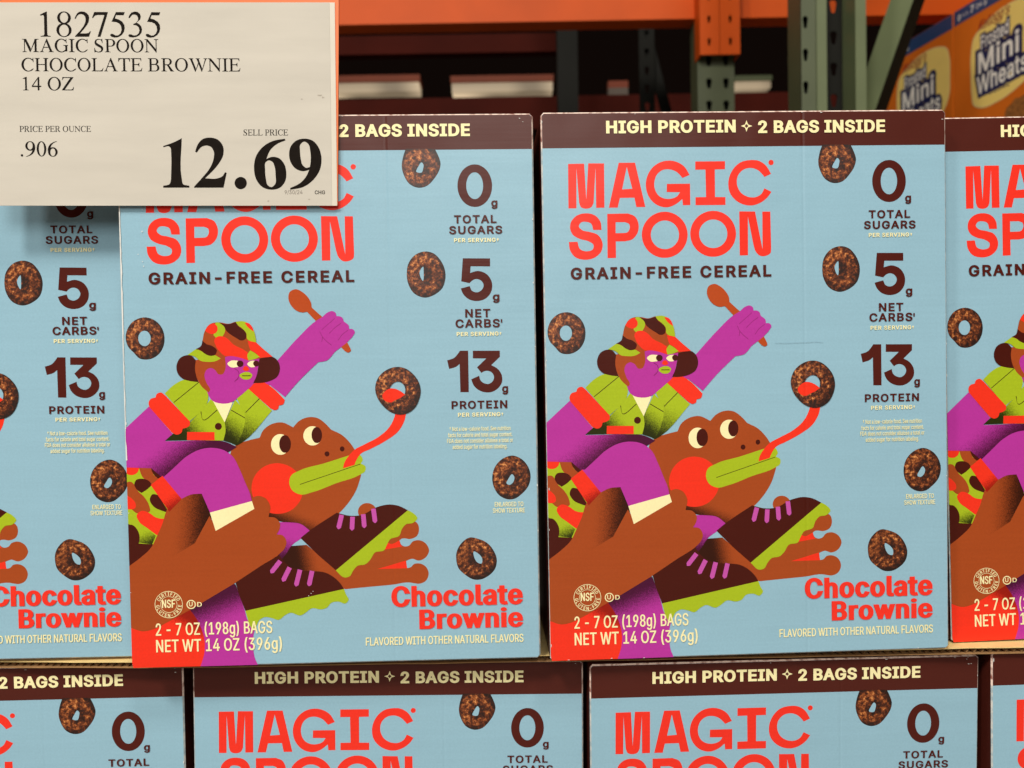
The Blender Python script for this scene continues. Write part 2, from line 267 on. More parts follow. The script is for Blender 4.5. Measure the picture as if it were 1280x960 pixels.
    'o': '415|207 -8 159 -2 117 16 82 46 56 85 40 133 34 187 40 243 56 291 82 330 117 360 159 378 207 384 256 378 299 360 333 330 359 291 376 243 381 187 376 133 359 85 333 46 299 16 256 -2;207 46 242 51 270 66 292 89 307 117 316 151 319 187 316 224 307 258 292 287 270 310 242 325 207 330 173 325 145 310 124 287 108 258 99 224 96 187 99 151 108 117 124 89 145 66 173 51',
    'p': '424|53 -143 53 379 112 379 112 319 118 319 137 346 152 360 171 373 197 381 229 384 274 378 313 361 345 332 370 293 385 245 390 189 385 133 370 84 346 45 313 16 274 -2 229 -8 198 -5 173 4 153 17 138 31 118 59 114 59 114 -143;220 47 253 51 279 66 301 88 316 117 325 151 328 189 325 227 316 261 301 290 280 311 253 325 220 330 188 325 161 312 140 291 125 263 116 229 113 189 116 150 125 115 140 86 162 65 188 51',
    'r': '259|53 0 53 379 112 379 112 321 115 321 130 347 152 367 181 380 213 385 229 384 243 384 243 322 230 324 207 326 182 323 159 315 140 301 126 284 117 262 114 237 114 0',
    's': '365|182 -8 145 -5 112 3 84 18 62 38 45 63 36 94 94 107 105 79 124 60 150 49 181 45 217 50 244 62 262 81 268 103 265 121 254 136 237 147 212 155 149 170 104 186 72 208 53 237 47 274 51 305 65 332 87 354 115 370 149 381 187 384 223 381 254 372 279 358 299 339 314 316 324 290 268 277 258 298 243 316 219 328 187 333 156 329 131 317 114 299 109 277 112 258 124 243 144 232 172 223 229 209 275 194 306 171 325 142 331 107 326 75 312 47 290 24 260 6 223 -5',
    't': '227|204 379 204 327 6 327 6 379;65 471 126 471 126 98 128 76 136 61 150 53 170 50 185 51 202 54 213 2 192 -3 168 -4 125 2 92 21 72 52 65 93',
    'u': '410|182 -5 146 -1 115 11 89 31 69 59 57 95 53 139 53 379 114 379 114 144 119 105 137 75 164 56 200 50 226 53 249 62 268 77 283 97 293 122 296 153 296 379 357 379 357 0 298 0 298 92 307 92 286 47 257 17 222 0',
    'v': '389|163 0 17 379 84 379 165 155 187 87 206 21 184 21 203 87 224 155 305 379 371 379 226 0',
    'w': '567|138 0 23 379 87 379 133 214 154 137 175 41 165 41 186 135 206 214 252 379 316 379 362 214 382 136 402 41 391 41 413 135 434 214 480 379 545 379 429 0 368 0 319 172 305 225 291 280 277 338 291 338 277 280 263 225 248 172 199 0',
    'x': '378|21 0 171 218 171 171 29 379 100 379 147 306 179 253 207 206 175 206 202 253 233 306 282 379 352 379 209 169 209 214 358 0 287 0 231 85 200 136 173 182 205 182 178 136 148 85 91 0',
    'y': '389|47 -139 61 -86 71 -87 88 -90 104 -89 118 -84 130 -74 141 -58 151 -36 163 -1 17 379 84 379 165 155 187 87 206 21 184 21 202 87 224 155 305 379 371 379 204 -58 191 -85 177 -107 159 -124 139 -136 117 -143 91 -145 65 -143',
    '0': '453|227 -7 174 1 130 24 95 62 69 113 53 178 48 254 53 330 69 395 95 447 130 484 174 508 227 516 279 508 323 484 358 447 384 395 400 330 405 254 400 178 384 113 359 62 323 24 279 1;227 50 261 56 290 74 313 103 330 144 340 194 344 254 340 314 330 365 313 405 290 435 261 453 227 460 192 453 163 435 140 405 123 365 113 314 109 254 113 194 123 144 140 103 163 74 192 56',
    '1': '453|76 0 76 55 391 55 391 0;276 509 276 0 212 0 212 448 209 448 86 358 86 427 198 509',
    '2': '453|64 0 64 47 234 229 282 282 299 305 311 327 318 348 320 371 317 397 308 419 293 436 273 449 250 457 224 460 196 457 172 447 153 433 139 413 130 390 127 362 66 362 71 405 86 442 111 473 143 496 182 511 225 516 268 511 306 497 337 474 361 445 376 411 381 372 378 345 371 318 357 290 336 259 267 180 153 60 153 57 389 57 389 0',
    '3': '453|218 -7 173 -3 133 10 98 30 70 57 52 91 44 132 109 132 115 107 126 87 144 71 165 59 191 52 219 50 248 53 275 61 297 74 315 93 325 116 329 145 326 172 316 196 299 217 275 234 242 244 201 248 157 248 157 299 288 448 288 452 70 452 70 509 372 509 372 461 211 278 211 289 264 288 308 276 344 253 371 222 387 186 393 145 387 103 370 66 344 36 309 12 266 -2',
    '4': '453|40 105 40 158 247 509 311 509 109 166 109 163 413 163 413 105;282 0 282 121 282 146 282 318 343 318 343 0',
    '5': '453|221 -7 178 -2 140 11 108 32 83 60 66 93 60 130 122 130 127 108 138 89 154 73 173 60 196 52 221 50 250 53 276 64 298 82 314 104 324 131 328 162 324 193 314 221 297 244 275 262 248 273 218 277 192 275 167 268 145 258 128 246 67 253 96 509 366 509 366 452 151 452 134 301 136 301 155 315 178 325 203 331 229 334 263 330 294 321 321 306 345 285 364 260 379 231 388 199 391 163 385 117 369 76 343 41 309 15 268 -1',
    '6': '453|226 -7 182 -1 142 15 109 40 84 74 69 115 64 162 68 199 80 239 102 285 137 340 252 509 322 509 151 261 145 261 154 275 165 288 179 299 196 307 214 312 235 314 278 309 316 295 346 271 370 240 384 201 389 157 384 112 368 73 343 39 310 14 271 -2;226 48 254 52 279 63 299 79 314 101 324 128 327 157 324 187 314 213 299 235 279 251 254 262 226 265 198 262 174 252 153 235 138 214 128 188 125 158 128 128 138 102 153 79 174 63 198 52',
    '7': '453|97 0 323 448 323 452 62 452 62 509 391 509 391 449 165 0',
    '8': '453|226 -7 178 -2 136 11 101 33 74 62 57 96 52 135 55 166 65 195 81 220 101 241 125 256 153 265 153 267 119 282 93 308 76 342 70 380 75 417 90 450 114 477 146 498 184 511 226 516 269 511 306 498 337 477 361 450 377 417 382 380 376 342 359 308 333 282 300 267 300 265 327 256 351 241 372 220 387 195 397 166 401 135 395 96 378 62 352 33 317 11 275 -2;226 49 258 52 285 60 307 74 323 91 333 113 337 139 333 165 322 189 305 208 283 223 256 232 226 235 196 232 169 223 147 208 130 189 119 165 115 139 119 113 129 91 145 74 167 60 195 52;226 290 252 292 274 300 293 313 307 330 316 351 319 376 316 399 308 420 294 437 275 449 252 457 226 460 200 457 177 449 159 437 145 420 136 399 133 376 136 351 145 330 159 313 178 300 201 292',
    '9': '453|226 516 271 510 310 494 343 468 368 434 384 393 389 347 385 309 373 270 350 224 315 168 200 0 130 0 301 248 307 248 299 234 287 221 273 210 257 202 238 196 218 195 175 199 137 214 106 237 83 269 68 307 64 352 69 397 85 436 110 469 143 494 182 510;226 460 199 457 174 446 154 429 138 407 129 381 125 352 129 322 138 295 154 274 174 257 199 247 226 243 254 247 279 257 299 273 314 295 324 321 327 350 324 381 314 407 299 429 279 446 254 457',
    '(': '273|89 207 92 264 101 324 114 384 132 441 153 494 177 539 236 539 212 485 191 428 174 370 161 313 154 258 151 207 154 161 160 115 172 67 188 16 209 -38 236 -96 177 -96 139 -21 111 55 95 131',
    ')': '273|37 -96 64 -37 86 18 102 69 113 116 120 162 122 207 119 258 112 313 99 370 82 428 62 485 37 539 97 539 121 494 142 441 159 384 173 323 181 264 184 207 178 130 161 53 134 -22 97 -96',
    '.': '187|95 -4 78 -1 63 9 53 24 50 41 53 59 63 73 78 83 95 87 113 83 128 73 138 59 141 41 138 24 128 9 113 -1',
    ',': '187|38 -119 68 71 137 71 84 -119',
    '-': '453|337 244 337 188 114 188 114 244',
    "'": '206|78 318 70 509 136 509 128 318',
    '/': '249|235 533 71 -76 14 -76 178 533',
    '*': '453|201 223 206 331 114 272 89 315 186 365 89 415 114 459 206 400 201 509 250 509 246 400 337 459 362 415 266 365 362 315 337 272 246 331 250 223',
    '†': '340|151 133 140 278 140 509 201 509 201 278 189 133;38 351 38 403 303 403 303 351'}
SERIF = {
    'I': '333|18 20 81 32 109 54 115 80 115 582 109 608 81 630 18 642 18 662 314 662 314 642 251 630 223 608 217 582 217 80 223 54 251 32 314 20 314 0 18 0',
    'H': '722|20 20 72 32 94 54 100 80 100 582 94 608 72 630 20 642 20 662 282 662 282 642 230 630 208 608 202 582 202 80 208 54 230 32 282 20 282 0 20 0;440 20 492 32 514 54 520 80 520 582 514 608 492 630 440 642 440 662 702 662 702 642 650 630 628 608 622 582 622 80 628 54 650 32 702 20 702 0 440 0;195 358 528 358 528 318 195 318',
    'L': '611|12 20 69 32 93 54 99 80 99 582 93 608 69 630 12 642 12 662 288 662 288 642 231 630 207 608 201 582 201 0 12 0;195 38 420 38 500 55 545 95 574 170 598 170 555 0 195 0',
    'E': '611|12 20 69 32 93 54 99 80 99 582 93 608 69 630 12 642 12 662 201 662 201 0 12 0;195 38 420 38 500 55 545 95 574 170 598 170 555 0 195 0;195 662 546 662 552 519 527 519 510 585 470 620 400 624 195 624;195 362 350 362 400 375 425 440 450 440 450 245 425 245 400 310 350 322 195 322',
    'F': '556|12 20 69 32 93 54 99 80 99 582 93 608 69 630 12 642 12 662 201 662 201 80 207 54 231 32 288 20 288 0 12 0;195 662 546 662 552 519 527 519 510 585 470 620 400 624 195 624;195 362 350 362 400 375 425 440 450 440 450 245 425 245 400 310 350 322 195 322',
    'T': '611|160 20 221 32 248 54 254 80 254 640 356 640 356 80 362 54 389 32 450 20 450 0 160 0;17 662 593 662 598 492 570 492 545 575 500 620 430 624 180 624 110 620 65 575 42 492 14 492',
    'P': '556|16 20 71 32 94 54 100 80 100 582 94 608 71 630 16 642 16 662 202 662 202 80 208 54 235 32 295 20 295 0 16 0;195 662 336 662 389 656 439 637 482 607 514 568 535 523 542 474 535 426 514 381 482 342 439 312 389 293 336 287 195 287;195 325 328 325 355 330 381 345 403 369 420 400 430 436 434 474 430 513 420 549 403 580 381 604 355 619 328 624 195 624',
    'R': '667|17 20 72 32 96 54 102 80 102 582 96 608 72 630 17 642 17 662 204 662 204 80 210 54 236 32 294 20 294 0 17 0;195 662 361 662 410 656 455 639 495 612 525 576 544 535 550 490 544 445 525 404 495 368 455 341 410 324 361 318 195 318;195 356 353 356 376 361 397 374 416 395 430 423 439 455 442 490 439 525 430 557 416 585 397 606 376 619 353 624 195 624;285 345 385 345 590 60 625 28 659 19 659 0 480 0',
    'B': '667|17 20 72 32 95 54 101 80 101 582 95 608 72 630 17 642 17 662 203 662 203 0 17 0;195 662 373 662 419 657 461 640 498 615 526 582 544 543 550 501 544 459 526 420 498 387 461 362 419 345 373 340 195 340;195 376 365 376 386 380 405 393 422 413 434 438 442 469 445 501 442 533 434 564 422 589 405 609 386 622 365 626 195 626;195 366 392 366 444 360 492 341 534 312 566 274 586 230 593 183 586 136 566 92 534 54 492 25 444 6 392 0 195 0;195 38 384 38 409 43 432 57 453 80 468 111 478 145 481 183 478 221 468 256 453 286 432 309 409 323 384 328 195 328',
    'O': '722|680 254 656 181 617 116 565 61 503 20 434 -5 361 -14 288 -5 219 20 157 61 105 116 66 181 42 254 34 331 42 408 66 481 105 546 157 601 219 642 288 667 361 676 434 667 503 642 565 601 617 546 656 481 680 408 688 331;577 331 572 400 556 465 530 523 496 572 455 608 409 631 361 639 313 631 267 608 226 572 192 523 166 465 150 400 145 331 150 262 166 197 192 139 226 90 267 54 313 31 361 23 409 31 455 54 496 90 530 139 556 197 572 262',
    'C': '667|533 558 505 587 474 610 440 626 405 635 370 637 335 632 300 619 268 600 238 575 211 544 188 507 170 467 157 424 149 378 146 331 149 284 157 238 170 195 188 155 211 118 238 87 268 62 300 43 335 30 370 25 405 27 440 36 474 52 505 75 533 104 614 100 575 62 530 31 481 8 429 -7 376 -14 322 -11 269 0 219 20 172 48 131 83 95 124 66 171 45 222 32 276 28 331 32 386 45 440 66 491 95 538 131 579 172 614 219 642 269 662 322 673 376 676 429 669 481 654 530 631 575 600 614 562;600 676 622 676 633 455 606 455 585 540 560 590 590 625;560 110 620 145 633 128 585 92',
    'G': '722|536 551 509 581 478 606 445 623 411 634 375 637 340 633 306 621 273 603 243 577 216 546 193 510 174 469 161 425 153 379 150 331 153 283 161 237 174 193 193 152 216 116 243 85 273 59 306 41 340 29 375 25 411 28 445 39 478 56 509 81 536 111 618 109 580 69 537 36 488 11 437 -6 383 -13 329 -12 276 -2 225 17 178 45 136 80 100 122 71 169 49 221 36 275 32 331 36 387 49 441 71 493 100 540 136 582 178 617 225 645 276 664 329 674 383 675 437 668 488 651 537 626 580 593 618 553;600 676 622 676 633 455 606 455 585 540 560 590 590 625;560 274 554 300 524 322 456 334 456 354 712 354 712 334 680 322 668 300 662 274 662 50 560 50;560 50 662 90 640 40 585 25',
    'M': '889|28 20 86 32 112 54 118 80 118 640 158 640 158 80 164 54 191 32 253 20 253 0 28 0;12 662 225 662 452 190 420 0 405 0 150 560 120 625 12 643;660 662 700 662 700 590 430 0 405 0;570 20 616 32 634 54 640 80 640 662 852 662 852 642 780 630 748 608 742 582 742 80 748 54 782 32 857 20 857 0 570 0',
    'N': '722|15 20 74 32 99 54 105 80 105 620 147 620 147 80 153 54 180 32 242 20 242 0 15 0;12 662 175 662 590 150 615 -11 585 -11 120 570 75 625 12 643;575 582 569 608 542 630 480 642 480 662 712 662 712 642 650 630 623 608 617 582 617 -11 575 -11',
    'A': '722|15 19 85 45 120 110 350 674 375 674 345 570 165 110 150 60 165 28 215 19 215 0 15 0;375 674 610 90 645 35 706 19 706 0 450 0 450 19 500 32 495 85 325 530;195 258 470 258 470 220 195 220',
    'W': '944|5 662 245 662 245 643 195 632 195 590 355 170 345 -11 320 -11 95 570 60 632 5 643;490 470 510 400 345 -11 320 -11;350 662 570 662 570 643 520 632 520 590 675 170 665 -11 640 -11 425 570 395 632 350 643;820 590 805 630 750 643 750 662 932 662 932 643 895 625 860 560 665 -11 640 -11',
    'Z': '611|9 20 430 624 180 624 120 620 75 590 52 510 28 510 40 662 580 662 580 645 150 38 430 38 500 45 545 90 572 172 597 172 565 0 9 0',
    'U': '722|204 662 203 245 208 198 222 153 244 113 275 79 311 54 351 38 393 33 435 38 475 54 511 79 542 113 564 153 578 198 583 245 582 250 580 662 622 662 620 235 615 187 600 140 577 97 544 60 505 29 461 6 412 -8 362 -13 312 -8 263 6 219 29 180 60 147 97 124 140 109 187 104 235 102 250 102 662;14 662 290 662 290 643 14 643;505 662 705 662 705 643 505 643',
    'S': '556|452 660 462 455 438 455 420 540 375 615 280 640 190 610 150 545 165 480 230 425 340 365 440 300 490 220 488 120 430 35 330 -12 220 -10 130 18 85 8 70 -14 50 -14 38 215 64 215 95 110 160 45 260 22 350 50 390 110 380 175 320 235 210 295 110 360 62 440 65 540 120 630 230 676 330 662 390 640 430 672 445 676',
    '1': '500|70 596 243 679 268 679 268 76 285 28 361 17 361 0 77 0 77 17 164 31 184 76 184 544 164 586 84 572',
    '8': '500|438 513 428 460 400 411 358 373 303 348 243 340 183 348 129 373 86 411 59 460 49 513 59 567 86 615 129 653 183 678 243 686 303 678 358 653 400 615 428 567;352 564 336 604 311 635 279 655 243 662 208 655 176 635 151 604 135 564 129 520 135 476 151 436 176 405 208 385 243 378 279 385 311 405 336 436 352 476 358 520;451 180 441 121 410 68 363 26 303 -1 236 -10 170 -1 110 26 63 68 32 121 22 180 32 239 63 292 110 335 170 362 236 371 303 362 363 335 410 292 441 239;365 219 346 264 316 299 278 322 236 329 195 322 157 299 127 264 108 219 101 170 108 121 127 76 157 41 195 18 236 10 278 18 316 41 346 76 365 121 372 170',
    '2': '500|42 492 63 551 112 631 167 673 233 690 320 679 389 641 434 586 451 517 434 406 389 326 320 239 188 90 354 90 424 104 469 153 490 146 434 0 42 0 42 17 181 156 285 284 337 388 351 475 337 544 295 596 226 617 164 607 112 562 67 482',
    '7': '500|94 673 476 673 476 648 257 0 174 0 379 593 198 593 119 579 53 506 32 517',
    '5': '500|205 673 455 673 420 589 205 589 174 503 275 475 379 413 434 329 444 239 420 135 351 45 257 -7 153 -21 67 0 28 42 49 80 101 83 188 35 257 42 320 94 354 180 344 284 292 361 205 402 77 413',
    '3': '500|53 520 84 596 146 662 233 690 320 676 382 627 403 551 382 475 278 385 354 350 410 288 431 198 413 114 354 42 268 0 164 -17 70 -3 39 35 63 69 119 69 198 35 268 45 337 101 358 180 337 260 278 312 181 329 181 347 268 385 320 447 327 517 295 579 233 610 164 600 84 510',
    '0': '500|460 254 444 181 418 116 384 61 343 20 298 -5 250 -14 202 -5 157 20 116 61 82 116 56 181 40 254 35 331 40 408 56 481 82 546 116 601 157 642 202 667 250 676 298 667 343 642 384 601 418 546 444 481 460 408 465 331;368 331 365 400 356 466 342 526 324 575 301 612 276 635 250 643 224 635 199 612 176 575 158 526 144 466 135 400 132 331 135 262 144 196 158 136 176 87 199 50 224 27 250 19 276 27 301 50 324 87 342 136 356 196 365 262',
    '9': '500|461 414 444 369 418 329 384 295 343 269 297 253 248 248 199 253 153 269 112 295 78 329 52 369 35 414 30 462 35 510 52 555 78 595 112 629 153 655 199 671 248 676 297 671 343 655 384 629 418 595 444 555 461 510 466 462;360 475 357 513 349 550 335 582 317 609 295 630 271 643 245 647 219 643 195 630 173 609 155 582 141 550 133 513 130 475 133 437 141 400 155 368 173 341 195 320 219 307 245 303 271 307 295 320 317 341 335 368 349 400 357 437;462 420 474 380 462 300 425 200 355 105 250 35 130 -8 60 -22 57 -6 150 30 240 90 310 175 345 260 358 350 366 430',
    '6': '500|39 240 56 285 82 325 116 359 157 385 203 401 252 406 301 401 347 385 388 359 422 325 448 285 465 240 470 192 465 144 448 99 422 59 388 25 347 -1 301 -17 252 -22 203 -17 157 -1 116 25 82 59 56 99 39 144 34 192;140 179 143 141 151 104 165 72 183 45 205 24 229 11 255 7 281 11 305 24 327 45 345 72 359 104 367 141 370 179 367 217 359 254 345 286 327 313 305 334 281 347 255 351 229 347 205 334 183 313 165 286 151 254 143 217;38 234 26 274 38 354 75 454 145 549 250 619 370 662 440 676 443 660 350 624 260 564 190 479 155 394 142 304 134 224',
    '4': '500|296 167 12 167 12 231 330 676 380 676 380 231 472 231 472 167 380 167 380 0 296 0;296 560 65 231 296 231',
    '.': '250|175 16 159 -3 137 -14 113 -14 91 -3 75 16 70 40 75 64 91 83 113 94 137 94 159 83 175 64 180 40'}
def unpack(s):
    adv, body = s.split('|')
    shapes = []
    for sh in body.split('/'):
        loops = []
        for l in sh.split(';'):
            n = [int(q) for q in l.split()]
            if n: loops.append(list(zip(n[::2], n[1::2])))
        if loops: shapes.append(loops)
    return int(adv), shapes
def fatten(l, ox, oy):
    n = len(l); out = []
    for i in range(n):
        (ax, ay), (bx, by), (cx, cy) = l[i-1], l[i], l[(i+1) % n]
        d1 = Vector((bx-ax, by-ay)); d2 = Vector((cx-bx, cy-by))
        if d1.length < 1e-6 or d2.length < 1e-6: out.append((bx, by)); continue
        n1 = Vector((-d1.y, d1.x)).normalized(); n2 = Vector((-d2.y, d2.x)).normalized()
        k = max(1+n1.dot(n2), .35); m = (n1+n2)/k
        out.append((bx+m.x*ox, by+m.y*oy))
    return out
def text_shapes(s, font='sans', ox=0, oy=0, track=0):
    """filled shapes of a line of lettering, baseline at 0, in font units; returns shapes and cap height"""
    F = GLYPHS if font == 'sans' else SERIF; x = 0; out = []
    for ch in s:
        if ch == ' ': x += (200 if font == 'sans' else 250)+track*1.2; continue
        adv, shapes = unpack(F[ch])
        for loops in shapes:
            out.append([[(px+x, py) for px, py in (fatten(l, ox, oy) if ox or oy else l)] for l in loops])
        x += adv+track+ox*(1.15 if font == 'sans' else 0)
    return out, ((509+2*oy) if font == 'sans' else 662), oy
def put_text(mb, s, x0, x1, base, cap, m, put, font='sans', ox=0, oy=0, track=0, slant=0, rise=0, grow=0):
    shapes, ch, o = text_shapes(s, font, ox, oy, track)
    if grow: big, _, _ = text_shapes(s, font, ox+grow, oy+grow, track-grow*1.15)
    xs = [p[0] for sh in shapes for l in sh for p in l]; ys = [p[1] for sh in shapes for l in sh for p in l]
    sx = (x1-x0)/(max(xs)-min(xs))
    if s == 'g': sy = cap/(max(ys)-min(ys)); yb = min(ys)-(.25*cap)/sy*-1; off = -(min(ys))*sy-.25*cap
    else: sy = cap/ch; off = o*sy
    mn = min(xs)
    for sh in (big if grow else shapes):
        mb.fill_union(sh, m, lambda px, py: put(x0+(px-mn)*sx+(py*sy)*slant, base-off-py*sy-rise*((px-mn)*sx)/(x1-x0)))

